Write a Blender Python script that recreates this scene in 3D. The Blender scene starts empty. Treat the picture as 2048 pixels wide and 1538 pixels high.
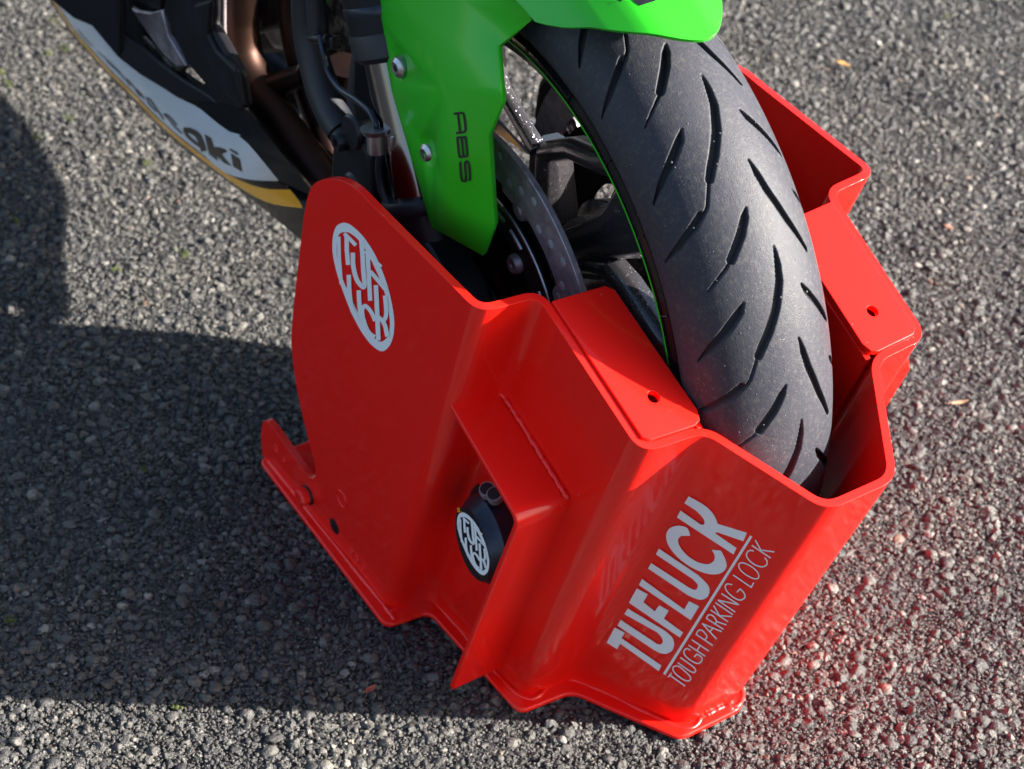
import bpy, bmesh, math, random
import numpy as np
from mathutils import Vector, Matrix
from mathutils.bvhtree import BVHTree
R_ = math.radians
random.seed(7); rng = np.random.default_rng(7)
sc = bpy.context.scene
col = sc.collection

# ------------------------------------------------------------------ camera
W, H, FPX = 2048, 1538, 3881.18
AZ, EL, RO = 2.52373921, 0.69070668, 0.06718083
CPOS = np.array([1.00775469, -0.77017432, 1.22759357])
_d = np.array([math.cos(EL)*math.cos(AZ), math.cos(EL)*math.sin(AZ), -math.sin(EL)])
_r = np.cross(_d, [0, 0, 1.]); _r /= np.linalg.norm(_r); _u = np.cross(_r, _d)
RT = math.cos(RO)*_r + math.sin(RO)*_u
UP = -math.sin(RO)*_r + math.cos(RO)*_u
cam = bpy.data.cameras.new('camera'); camo = bpy.data.objects.new('camera', cam); col.objects.link(camo)
cam.sensor_width = 36; cam.lens = FPX/W*36; cam.clip_end = 500; cam.clip_start = .05
M = Matrix.Identity(4)
for i in range(3):
    M[i][0] = RT[i]; M[i][1] = UP[i]; M[i][2] = -_d[i]; M[i][3] = CPOS[i]
camo.matrix_world = M
sc.cycles.sample_clamp_indirect = 4; sc.cycles.caustics_reflective = False; sc.cycles.caustics_refractive = False
cam.dof.use_dof = True; cam.dof.focus_distance = 1.36; cam.dof.aperture_fstop = 11
sc.camera = camo

# ------------------------------------------------------------------ sky, sun, exposure
SUN_EL, SUN_AZ = 25.0, 49.4
w = bpy.data.worlds.new('World'); sc.world = w; w.use_nodes = True
nt = w.node_tree; bg = nt.nodes['Background']; sky = nt.nodes.new('ShaderNodeTexSky')
sky.sky_type = 'NISHITA'; sky.sun_disc = False; sky.sun_elevation = R_(SUN_EL); sky.sun_rotation = R_(90-SUN_AZ)
sky.dust_density = 2.0; sky.ozone_density = 1.0
nt.links.new(sky.outputs[0], bg.inputs[0]); bg.inputs[1].default_value = .060
sl = bpy.data.lights.new('sun', 'SUN'); so = bpy.data.objects.new('sun', sl); col.objects.link(so)
sl.energy = 5.0; sl.angle = R_(.5); sl.color = (1, .945, .87)
so.rotation_euler = (R_(90-SUN_EL), 0, R_(SUN_AZ+90)); so.location = (2, 2, 3)
sc.view_settings.view_transform = 'Standard'; sc.view_settings.look = 'None'
sc.view_settings.exposure = 2.27; sc.view_settings.gamma = 1

# ------------------------------------------------------------------ helpers
def ray(px, py):
    return _d + RT*(px-W/2)/FPX - UP*(py-H/2)/FPX
def on(px, py, n, d):                       # photo point -> point of the plane n.p = d
    n = np.array(n, float); q = ray(px, py)
    return CPOS + q*((d-n@CPOS)/(n@q))
def gy(px, py, y): return on(px, py, (0, 1, 0), y)
def gz(px, py, z=0.): return on(px, py, (0, 0, 1), z)

def tag(o, label=None, cat=None, group=None, kind=None):
    if label: o['label'] = label
    if cat: o['category'] = cat
    if group: o['group'] = group
    if kind: o['kind'] = kind
    return o
def empty(name, loc=(0, 0, 0)):
    o = bpy.data.objects.new(name, None); o.empty_display_size = .05; o.location = loc; col.objects.link(o); return o
def mk(name, verts, faces, mat, parent=None, smooth=True, angle=40, mods=()):
    me = bpy.data.meshes.new(name)
    me.from_pydata([tuple(map(float, v)) for v in verts], [], [tuple(map(int, f)) for f in faces]); me.validate()
    me.materials.append(mat)
    o = bpy.data.objects.new(name, me); col.objects.link(o)
    fin(o, parent, smooth, angle)
    return o
def fin(o, parent, smooth=True, angle=40):
    me = o.data
    if smooth:
        me.polygons.foreach_set('use_smooth', [True]*len(me.polygons))
        bm = bmesh.new(); bm.from_mesh(me)
        for e in bm.edges:
            if len(e.link_faces) == 2: e.smooth = e.calc_face_angle(0) < R_(angle)
        bm.to_mesh(me); bm.free()
    if parent is not None:
        o.parent = parent
        p = parent; L = Vector((0, 0, 0))
        while p is not None: L += p.location; p = p.parent
        me.transform(Matrix.Translation(-L))
    me.update()
def bake(o, angle=40):                      # apply the modifiers into the mesh
    dg = bpy.context.evaluated_depsgraph_get(); dg.update()
    me = bpy.data.meshes.new_from_object(o.evaluated_get(dg)); old = o.data
    o.modifiers.clear(); o.data = me; me.name = o.name
    me.polygons.foreach_set('use_smooth', [True]*len(me.polygons))
    bm = bmesh.new(); bm.from_mesh(me)
    for e in bm.edges:
        if len(e.link_faces) == 2: e.smooth = e.calc_face_angle(0) < R_(angle)
        else: e.smooth = True
    bm.to_mesh(me); bm.free()
    wn(o)
def wn(o):
    m = o.modifiers.new('wn', 'WEIGHTED_NORMAL'); m.keep_sharp = True; m.weight = 50
def solid(o, t, off=0., bev=0., seg=3, lim=50):
    m = o.modifiers.new('s', 'SOLIDIFY'); m.thickness = t; m.offset = off; m.use_even_offset = True
    if bev:
        b = o.modifiers.new('b', 'BEVEL'); b.width = bev; b.segments = seg; b.limit_method = 'ANGLE'; b.angle_limit = R_(lim)
        b.use_clamp_overlap = True; b.harden_normals = False
def bevel(o, w_, seg=2, lim=30):
    b = o.modifiers.new('b', 'BEVEL'); b.width = w_; b.segments = seg; b.limit_method = 'ANGLE'; b.angle_limit = R_(lim)
def cr(P, n=6, closed=False):               # Catmull-Rom
    P = [np.array(p, float) for p in P]; m = len(P); out = []
    rg = range(m) if closed else range(m-1)
    for i in rg:
        g = (lambda k: P[k % m]) if closed else (lambda k: P[min(max(k, 0), m-1)])
        a, b, c, d = g(i-1), g(i), g(i+1), g(i+2)
        for k in range(n):
            t = k/n
            out.append(.5*((2*b)+(-a+c)*t+(2*a-5*b+4*c-d)*t*t+(-a+3*b-3*c+d)*t**3))
    if not closed: out.append(P[-1])
    return out
def tube(name, pts, rad, mat, parent=None, seg=20, smoothn=6, cap=True):
    P = cr(pts, smoothn) if smoothn else [np.array(p, float) for p in pts]
    if np.isscalar(rad): rr = [rad]*len(P)
    else:
        x = np.linspace(0, 1, len(rad)); rr = np.interp(np.linspace(0, 1, len(P)), x, rad)
    T = [P[min(i+1, len(P)-1)]-P[max(i-1, 0)] for i in range(len(P))]
    T = [t/(np.linalg.norm(t)+1e-12) for t in T]
    n = np.cross(T[0], [0, 0, 1.]);
    if np.linalg.norm(n) < .1: n = np.cross(T[0], [0, 1., 0])
    n /= np.linalg.norm(n); V = []; F = []
    for i, p in enumerate(P):
        n = n-T[i]*(n@T[i]); n /= np.linalg.norm(n); b = np.cross(T[i], n)
        for k in range(seg):
            a = 2*math.pi*k/seg; V.append(p+rr[i]*(math.cos(a)*n+math.sin(a)*b))
    for i in range(len(P)-1):
        for k in range(seg):
            k2 = (k+1) % seg; F.append((i*seg+k, i*seg+k2, (i+1)*seg+k2, (i+1)*seg+k))
    if cap: F.append(tuple(range(seg-1, -1, -1))); F.append(tuple((len(P)-1)*seg+k for k in range(seg)))
    return mk(name, V, F, mat, parent)
def lathe(name, c, axis, prof, mat, parent=None, seg=48, a0=0, a1=360, ref=None, angle=35):
    # prof: list of (r, h) along axis from centre c
    c = np.array(c, float); ax = np.array(axis, float); ax /= np.linalg.norm(ax)
    n = np.cross(ax, [0, 0, 1.]) if ref is None else np.array(ref, float)
    if np.linalg.norm(n) < .1: n = np.array([1., 0, 0])
    n = n-ax*(n@ax); n /= np.linalg.norm(n); b = np.cross(ax, n)
    full = abs(a1-a0) >= 360; N = seg if full else seg+1
    V = []; F = []
    for (r, h) in prof:
        for k in range(N):
            a = R_(a0+(a1-a0)*k/seg); V.append(c+ax*h+r*(math.cos(a)*n+math.sin(a)*b))
    for i in range(len(prof)-1):
        for k in range(seg):
            k2 = (k+1) % N; F.append((i*N+k, (i+1)*N+k, (i+1)*N+k2, i*N+k2))
    return mk(name, V, F, mat, parent, angle=angle)
def prism(name, poly, vec, mat, parent=None, bev=0, seg=2, smooth=True):
    P = [np.array(p, float) for p in poly]; v = np.array(vec, float); n = len(P)
    V = P+[p+v for p in P]; F = [tuple(range(n-1, -1, -1)), tuple(range(n, 2*n))]
    for i in range(n): j = (i+1) % n; F.append((i, j, n+j, n+i))
    o = mk(name, V, F, mat, parent, smooth)
    bm = bmesh.new(); bm.from_mesh(o.data); bmesh.ops.recalc_face_normals(bm, faces=bm.faces); bm.to_mesh(o.data); bm.free()
    if bev: bevel(o, bev, seg, 40); wn(o)
    return o
def join_geo(parts):                        # list of (verts, faces)
    V = []; F = []
    for v, f in parts:
        k = len(V); V += list(v); F += [tuple(i+k for i in q) for q in f]
    return V, F
def ribbon(pts, wd, closed=False):
    # 2D stroke with mitred joints -> verts, faces (2D)
    P = [np.array(p, float) for p in pts]; n = len(P); L = []; Rr = []
    for i in range(n):
        if closed: a, b = P[i-1], P[(i+1) % n]
        else: a, b = P[max(i-1, 0)], P[min(i+1, n-1)]
        t1 = P[i]-a; t2 = b-P[i]
        t1 = t1/np.linalg.norm(t1) if np.linalg.norm(t1) > 1e-9 else None
        t2 = t2/np.linalg.norm(t2) if np.linalg.norm(t2) > 1e-9 else None
        if t1 is None: t1 = t2
        if t2 is None: t2 = t1
        n1 = np.array([-t1[1], t1[0]]); n2 = np.array([-t2[1], t2[0]])
        m = n1+n2; m = m/max(np.linalg.norm(m), .2); s = min(1/max(m@n1, .45), 2.0)
        ww = wd if np.isscalar(wd) else wd[i]
        L.append(P[i]+m*s*ww/2); Rr.append(P[i]-m*s*ww/2)
    V = L+Rr; F = []
    for i in range(n if closed else n-1):
        j = (i+1) % n; F.append((i, j, n+j, n+i))
    return V, F

# ------------------------------------------------------------------ materials
def mat(name, base, rough=.5, metal=0., coat=0., spec=.5, bump=None, var=None, coat_r=.05):
    m = bpy.data.materials.new(name); m.use_nodes = True; t = m.node_tree; b = t.nodes['Principled BSDF']
    b.inputs['Base Color'].default_value = (*base, 1); b.inputs['Roughness'].default_value = rough
    b.inputs['Metallic'].default_value = metal; b.inputs['Coat Weight'].default_value = coat
    b.inputs['Coat Roughness'].default_value = coat_r; b.inputs['Specular IOR Level'].default_value = spec
    tc = t.nodes.new('ShaderNodeTexCoord')
    def noise(sc_, det=4, rg=.55):
        n = t.nodes.new('ShaderNodeTexNoise'); n.inputs['Scale'].default_value = sc_; n.inputs['Detail'].default_value = det
        n.inputs['Roughness'].default_value = rg; t.links.new(tc.outputs['Object'], n.inputs['Vector']); return n
    if bump:
        last = None
        for (s, st, ds) in bump:
            n = noise(s); bp = t.nodes.new('ShaderNodeBump'); bp.inputs['Strength'].default_value = st; bp.inputs['Distance'].default_value = ds
            t.links.new(n.outputs[0], bp.inputs['Height'])
            if last: t.links.new(last.outputs[0], bp.inputs['Normal'])
            last = bp
        t.links.new(last.outputs[0], b.inputs['Normal'])
    if var:
        sc_, c2, lo, hi, r2 = var
        n = noise(sc_, 6, .65); cr_ = t.nodes.new('ShaderNodeValToRGB'); cr_.color_ramp.elements[0].position = lo; cr_.color_ramp.elements[1].position = hi
        t.links.new(n.outputs[0], cr_.inputs[0])
        mx = t.nodes.new('ShaderNodeMix'); mx.data_type = 'RGBA'; mx.inputs[6].default_value = (*base, 1); mx.inputs[7].default_value = (*c2, 1)
        t.links.new(cr_.outputs[0], mx.inputs[0]); t.links.new(mx.outputs[2], b.inputs['Base Color'])
        mr = t.nodes.new('ShaderNodeMapRange'); mr.inputs[3].default_value = rough; mr.inputs[4].default_value = r2
        t.links.new(cr_.outputs[0], mr.inputs[0]); t.links.new(mr.outputs[0], b.inputs['Roughness'])
    return m
RED = mat('red_powder_coat', (.86, .0100, .0055), .34, coat=.5, spec=.14, bump=[(900, .03, .0006), (60, .03, .001)], coat_r=.05)
def dust(m, tint=(.30, .22, .18), amt=.55, low=True):
    t = m.node_tree; b = t.nodes['Principled BSDF']; tc = t.nodes.new('ShaderNodeTexCoord'); old = tuple(b.inputs['Base Color'].default_value)
    g = t.nodes.new('ShaderNodeNewGeometry')
    v = t.nodes.new('ShaderNodeTexVoronoi'); v.inputs['Scale'].default_value = 190; t.links.new(g.outputs['Position'], v.inputs['Vector'])
    sp = t.nodes.new('ShaderNodeSeparateColor'); t.links.new(v.outputs['Color'], sp.inputs[0])
    th = t.nodes.new('ShaderNodeMath'); th.operation = 'MULTIPLY'; th.inputs[1].default_value = .16; t.links.new(sp.outputs[0], th.inputs[0])
    lt = t.nodes.new('ShaderNodeMath'); lt.operation = 'LESS_THAN'; t.links.new(v.outputs['Distance'], lt.inputs[0]); t.links.new(th.outputs[0], lt.inputs[1])
    n = t.nodes.new('ShaderNodeTexNoise'); n.inputs['Scale'].default_value = 26; n.inputs['Detail'].default_value = 5; t.links.new(g.outputs['Position'], n.inputs['Vector'])
    mr = t.nodes.new('ShaderNodeMapRange'); mr.inputs[1].default_value = .54; mr.inputs[2].default_value = .66; t.links.new(n.outputs[0], mr.inputs[0])
    mu = t.nodes.new('ShaderNodeMath'); mu.operation = 'MULTIPLY'; t.links.new(lt.outputs[0], mu.inputs[0]); t.links.new(mr.outputs[0], mu.inputs[1])
    # grime film low on the panels
    sx = t.nodes.new('ShaderNodeSeparateXYZ'); t.links.new(g.outputs['Position'], sx.inputs[0])
    mz = t.nodes.new('ShaderNodeMapRange'); mz.inputs[1].default_value = .06; mz.inputs[2].default_value = 0; mz.inputs[4].default_value = .12; t.links.new(sx.outputs[2], mz.inputs[0])
    mu2 = t.nodes.new('ShaderNodeMath'); mu2.operation = 'MULTIPLY'; t.links.new(mz.outputs[0], mu2.inputs[0]); t.links.new(mr.outputs[0], mu2.inputs[1])
    ml = t.nodes.new('ShaderNodeMath'); ml.operation = 'MULTIPLY_ADD'; ml.inputs[1].default_value = amt; t.links.new(mu.outputs[0], ml.inputs[0]); t.links.new(mu2.outputs[0], ml.inputs[2])
    x = t.nodes.new('ShaderNodeMix'); x.data_type = 'RGBA'; x.inputs[6].default_value = old; x.inputs[7].default_value = (*tint, 1)
    t.links.new(ml.outputs[0], x.inputs[0]); t.links.new(x.outputs[2], b.inputs['Base Color'])
    # uneven gloss
    n2 = t.nodes.new('ShaderNodeTexNoise'); n2.inputs['Scale'].default_value = 14; n2.inputs['Detail'].default_value = 7; n2.inputs['Roughness'].default_value = .7; t.links.new(g.outputs['Position'], n2.inputs['Vector'])
    m2 = t.nodes.new('ShaderNodeMapRange'); m2.inputs[1].default_value = .3; m2.inputs[2].default_value = .7; m2.inputs[3].default_value = .02; m2.inputs[4].default_value = .13; t.links.new(n2.outputs[0], m2.inputs[0]); t.links.new(m2.outputs[0], b.inputs['Coat Roughness'])
dust(RED)
REDW = mat('red_weld_bead', (.86, .0100, .0055), .36, coat=.25, bump=[(500, .15, .0008), (160, .2, .001)], coat_r=.06)
WHITE = mat('white_vinyl', (.78, .79, .82), .5, bump=[(3000, .06, .0003)])
GREEN = mat('green_bodywork', (.022, .42, .012), .36, coat=.3, spec=.3, coat_r=.05)
dust(GREEN, (.25, .45, .08), .45)
BLK = mat('black_decal', (.008, .008, .01), .35)
BLACKP = mat('black_gloss_paint', (.003, .003, .004), .25, coat=.2, spec=.22, coat_r=.06, var=(14, (.010, .010, .010), .55, .8, .35))
PLAST = mat('black_matt_plastic', (.007, .007, .009), .5, spec=.2, bump=[(1200, .08, .0004)], var=(20, (.018, .017, .02), .5, .85, .6))
PURP = mat('dark_grey_fairing_plastic', (.012, .011, .017), .5, spec=.25, bump=[(300, .05, .0005)])
WHP = mat('white_fairing_paint', (.68, .74, .82), .3, coat=.3)
YEL = mat('amber_stripe', (.95, .40, .003), .28, coat=.5)
ALU = mat('machined_aluminium', (.42, .42, .44), .36, metal=1., bump=[(800, .05, .0003)])
STEEL = mat('disc_steel', (.46, .40, .43), .34, metal=.55, var=(60, (.10, .085, .10), .35, .75, .5))
CHROME = mat('chrome_stanchion', (.20, .19, .195), .14, metal=1.)
EXH = mat('heat_stained_header', (.048, .026, .019), .5, metal=1., var=(9, (.03, .02, .02), .35, .65, .45), bump=[(200, .1, .0008)])
RUB = mat('black_rubber_hose', (.010, .011, .017), .5, bump=[(900, .1, .0004)])
DARKM = mat('black_cast_metal', (.010, .010, .013), .38, metal=.2, bump=[(500, .15, .0006)])
TAPE = mat('green_rim_tape', (.03, .5, .02), .3)
BROWN = mat('corroded_engine_casing', (.16, .13, .105), .5, metal=.6, bump=[(90, .8, .004)], var=(60, (.012, .01, .01), .42, .52, .6))
GOLD = mat('yellow_print', (.8, .42, .02), .4)
ANOD = mat('black_anodised', (.018, .024, .038), .28, metal=.6, var=(30, (.05, .06, .08), .4, .8, .4))

def flake_mat():
    m = mat('black_metal_flake_paint', (.012, .012, .014), .30, coat=.8); t = m.node_tree; b = t.nodes['Principled BSDF']
    tc = t.nodes.new('ShaderNodeTexCoord'); v = t.nodes.new('ShaderNodeTexVoronoi'); v.inputs['Scale'].default_value = 1500
    t.links.new(tc.outputs['Object'], v.inputs['Vector'])
    sep = t.nodes.new('ShaderNodeSeparateColor'); t.links.new(v.outputs['Color'], sep.inputs[0])
    gt = t.nodes.new('ShaderNodeMath'); gt.operation = 'GREATER_THAN'; gt.inputs[1].default_value = .9; t.links.new(sep.outputs[0], gt.inputs[0])
    sub = t.nodes.new('ShaderNodeVectorMath'); sub.operation = 'SUBTRACT'; sub.inputs[1].default_value = (.5, .5, .5); t.links.new(v.outputs['Color'], sub.inputs[0])
    scl = t.nodes.new('ShaderNodeVectorMath'); scl.operation = 'SCALE'; scl.inputs['Scale'].default_value = .7; t.links.new(sub.outputs[0], scl.inputs[0])
    g = t.nodes.new('ShaderNodeNewGeometry'); ad = t.nodes.new('ShaderNodeVectorMath'); ad.operation = 'ADD'
    t.links.new(scl.outputs[0], ad.inputs[0]); t.links.new(g.outputs['Normal'], ad.inputs[1])
    nm = t.nodes.new('ShaderNodeVectorMath'); nm.operation = 'NORMALIZE'; t.links.new(ad.outputs[0], nm.inputs[0])
    mxn = t.nodes.new('ShaderNodeMix'); mxn.data_type = 'VECTOR'
    t.links.new(gt.outputs[0], mxn.inputs[0]); t.links.new(g.outputs['Normal'], mxn.inputs[4]); t.links.new(nm.outputs[0], mxn.inputs[5])
    t.links.new(mxn.outputs[1], b.inputs['Normal'])
    mx = t.nodes.new('ShaderNodeMix'); mx.data_type = 'RGBA'; mx.inputs[6].default_value = (.026, .024, .027, 1); mx.inputs[7].default_value = (.16, .16, .18, 1)
    t.links.new(gt.outputs[0], mx.inputs[0]); t.links.new(mx.outputs[2], b.inputs['Base Color']); t.links.new(gt.outputs[0], b.inputs['Metallic'])
    return m
FLAKE = flake_mat()

def tyre_mat():
    m = mat('worn_tyre_rubber', (.028, .029, .037), .6, spec=.3); t = m.node_tree; b = t.nodes['Principled BSDF']
    tc = t.nodes.new('ShaderNodeTexCoord')
    def nz(s, d=6, r=.6):
        n = t.nodes.new('ShaderNodeTexNoise'); n.inputs['Scale'].default_value = s; n.inputs['Detail'].default_value = d; n.inputs['Roughness'].default_value = r
        t.links.new(tc.outputs['Object'], n.inputs['Vector']); return n
    def ramp(src, lo, hi):
        c = t.nodes.new('ShaderNodeValToRGB'); c.color_ramp.elements[0].position = lo; c.color_ramp.elements[1].position = hi; t.links.new(src, c.inputs[0]); return c
    def mix(f, a, bcol):
        x = t.nodes.new('ShaderNodeMix'); x.data_type = 'RGBA'; t.links.new(f, x.inputs[0])
        if hasattr(a, 'is_linked'): t.links.new(a, x.inputs[6])
        else: x.inputs[6].default_value = (*a, 1)
        x.inputs[7].default_value = (*bcol, 1); return x.outputs[2]
    n1 = ramp(nz(11, 8, .7).outputs[0], .35, .7); n2 = ramp(nz(240, 4, .7).outputs[0], .5, .72)
    v = t.nodes.new('ShaderNodeTexVoronoi'); v.inputs['Scale'].default_value = 420; t.links.new(tc.outputs['Object'], v.inputs['Vector'])
    v2 = t.nodes.new('ShaderNodeMath'); v2.operation = 'LESS_THAN'; v2.inputs[1].default_value = .12; t.links.new(v.outputs['Distance'], v2.inputs[0])
    m3 = t.nodes.new('ShaderNodeMath'); m3.operation = 'MULTIPLY'; n3 = ramp(nz(45).outputs[0], .5, .66)
    t.links.new(v2.outputs[0], m3.inputs[0]); t.links.new(n3.outputs[0], m3.inputs[1])
    c = mix(n1.outputs[0], (.020, .021, .031), (.031, .032, .040)); 
    m4 = t.nodes.new('ShaderNodeMath'); m4.operation = 'MULTIPLY'; m4.inputs[1].default_value = .8; t.links.new(n2.outputs[0], m4.inputs[0])
    c = mix(m4.outputs[0], c, (.058, .056, .056)); c = mix(m3.outputs[0], c, (.26, .24, .21))
    # base colour turns near black where the grooves are cut
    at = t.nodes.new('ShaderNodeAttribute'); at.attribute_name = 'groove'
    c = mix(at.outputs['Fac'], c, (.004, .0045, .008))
    t.links.new(c, b.inputs['Base Color'])
    mr = t.nodes.new('ShaderNodeMapRange'); mr.inputs[3].default_value = .55; mr.inputs[4].default_value = .62
    t.links.new(n1.outputs[0], mr.inputs[0]); t.links.new(mr.outputs[0], b.inputs['Roughness'])
    b1 = t.nodes.new('ShaderNodeBump'); b1.inputs['Strength'].default_value = .35; b1.inputs['Distance'].default_value = .0006
    t.links.new(nz(900, 4).outputs[0], b1.inputs['Height'])
    b2 = t.nodes.new('ShaderNodeBump'); b2.inputs['Strength'].default_value = .3; b2.inputs['Distance'].default_value = .0007
    t.links.new(nz(320, 5).outputs[0], b2.inputs['Height']); t.links.new(b1.outputs[0], b2.inputs['Normal'])
    t.links.new(b2.outputs[0], b.inputs['Normal'])
    return m
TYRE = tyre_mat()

def stone_mat():
    m = bpy.data.materials.new('chipping_stone'); m.use_nodes = True; t = m.node_tree; b = t.nodes['Principled BSDF']
    oi = t.nodes.new('ShaderNodeObjectInfo'); c = t.nodes.new('ShaderNodeValToRGB'); e = c.color_ramp.elements
    e[0].position = 0; e[0].color = (.030, .030, .032, 1); e[1].position = 1; e[1].color = (.17, .168, .16, 1)
    for p, q in ((.35, (.042, .042, .043)), (.75, (.060, .059, .057)), (.93, (.085, .083, .079)), (.985, (.13, .127, .12)), (.988, (.10, .062, .042)), (.991, (.16, .157, .15))):
        x = e.new(p); x.color = (*q, 1)
    t.links.new(oi.outputs['Random'], c.inputs[0])
    tc = t.nodes.new('ShaderNodeTexCoord'); g = t.nodes.new('ShaderNodeNewGeometry')
    n = t.nodes.new('ShaderNodeTexNoise'); n.inputs['Scale'].default_value = 420; n.inputs['Detail'].default_value = 8; n.inputs['Roughness'].default_value = .78
    t.links.new(g.outputs['Position'], n.inputs['Vector'])
    n2 = t.nodes.new('ShaderNodeTexNoise'); n2.inputs['Scale'].default_value = 9; n2.inputs['Detail'].default_value = 4; t.links.new(g.outputs['Position'], n2.inputs['Vector'])
    r = t.nodes.new('ShaderNodeValToRGB'); r.color_ramp.elements[0].position = .3; r.color_ramp.elements[0].color = (.12, .12, .14, 1); r.color_ramp.elements[1].position = .70; r.color_ramp.elements[1].color = (2.3, 2.25, 2.15, 1)
    t.links.new(n.outputs[0], r.inputs[0])
    r2 = t.nodes.new('ShaderNodeValToRGB'); r2.color_ramp.elements[0].position = .3; r2.color_ramp.elements[0].color = (.75, .75, .78, 1); r2.color_ramp.elements[1].position = .7; r2.color_ramp.elements[1].color = (1.25, 1.22, 1.15, 1)
    t.links.new(n2.outputs[0], r2.inputs[0])
    x = t.nodes.new('ShaderNodeMix'); x.data_type = 'RGBA'; x.blend_type = 'MULTIPLY'; x.inputs[0].default_value = 1
    t.links.new(c.outputs[0], x.inputs[6]); t.links.new(r.outputs[0], x.inputs[7])
    y = t.nodes.new('ShaderNodeMix'); y.data_type = 'RGBA'; y.blend_type = 'MULTIPLY'; y.inputs[0].default_value = 1
    t.links.new(x.outputs[2], y.inputs[6]); t.links.new(r2.outputs[0], y.inputs[7])
    t.links.new(y.outputs[2], b.inputs['Base Color'])
    rm = t.nodes.new('ShaderNodeMapRange'); rm.inputs[1].default_value = .35; rm.inputs[2].default_value = .65; rm.inputs[3].default_value = .62; rm.inputs[4].default_value = .16
    t.links.new(n.outputs[0], rm.inputs[0]); t.links.new(rm.outputs[0], b.inputs['Roughness']); b.inputs['Specular IOR Level'].default_value = .36
    bp = t.nodes.new('ShaderNodeBump'); bp.inputs['Strength'].default_value = .8; bp.inputs['Distance'].default_value = .0013
    t.links.new(n.outputs[0], bp.inputs['Height']); t.links.new(bp.outputs[0], b.inputs['Normal'])
    return m
STONE = stone_mat()
def ground_mat():
    m = bpy.data.materials.new('asphalt'); m.use_nodes = True; t = m.node_tree; b = t.nodes['Principled BSDF']
    g = t.nodes.new('ShaderNodeNewGeometry'); v = t.nodes.new('ShaderNodeTexVoronoi'); v.inputs['Scale'].default_value = 170
    t.links.new(g.outputs['Position'], v.inputs['Vector']); sp = t.nodes.new('ShaderNodeSeparateColor'); t.links.new(v.outputs['Color'], sp.inputs[0])
    c = t.nodes.new('ShaderNodeValToRGB'); c.color_ramp.elements[0].color = (.012, .012, .013, 1); c.color_ramp.elements[1].color = (.06, .058, .056, 1)
    x = c.color_ramp.elements.new(.75); x.color = (.026, .026, .025, 1)
    t.links.new(sp.outputs[0], c.inputs[0]); t.links.new(c.outputs[0], b.inputs['Base Color']); b.inputs['Roughness'].default_value = .6
    bp = t.nodes.new('ShaderNodeBump'); bp.invert = True; bp.inputs['Strength'].default_value = 1; bp.inputs['Distance'].default_value = .004
    t.links.new(v.outputs['Distance'], bp.inputs['Height']); t.links.new(bp.outputs[0], b.inputs['Normal'])
    return m
GROUND = ground_mat()

# ------------------------------------------------------------------ ground: one sheet, dipping under the loose chippings laid in the middle
def ground():
    n = 61; xs = np.concatenate([[-60, -12, -4], np.linspace(-2.6, 1.6, n), [3, 10, 60]]); ys = np.concatenate([[-60, -12, -4], np.linspace(-1.6, 2.3, n), [4, 12, 60]])
    V = []; F = []
    for j, y in enumerate(ys):
        for i, x in enumerate(xs):
            ins = -2.6 < x < 1.6 and -1.6 < y < 2.3
            V.append((x, y, -.0036+(.0005*math.sin(9*x+4*y)+.0005*math.sin(17*y-6*x)) if ins else -.001))
    m = len(xs)
    for j in range(len(ys)-1):
        for i in range(m-1): F.append((j*m+i, j*m+i+1, (j+1)*m+i+1, (j+1)*m+i))
    o = mk('asphalt_ground', V, F, GROUND); tag(o, 'grey worn asphalt paving under the motorcycle and the red wheel lock', kind='structure')
ground()

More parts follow.
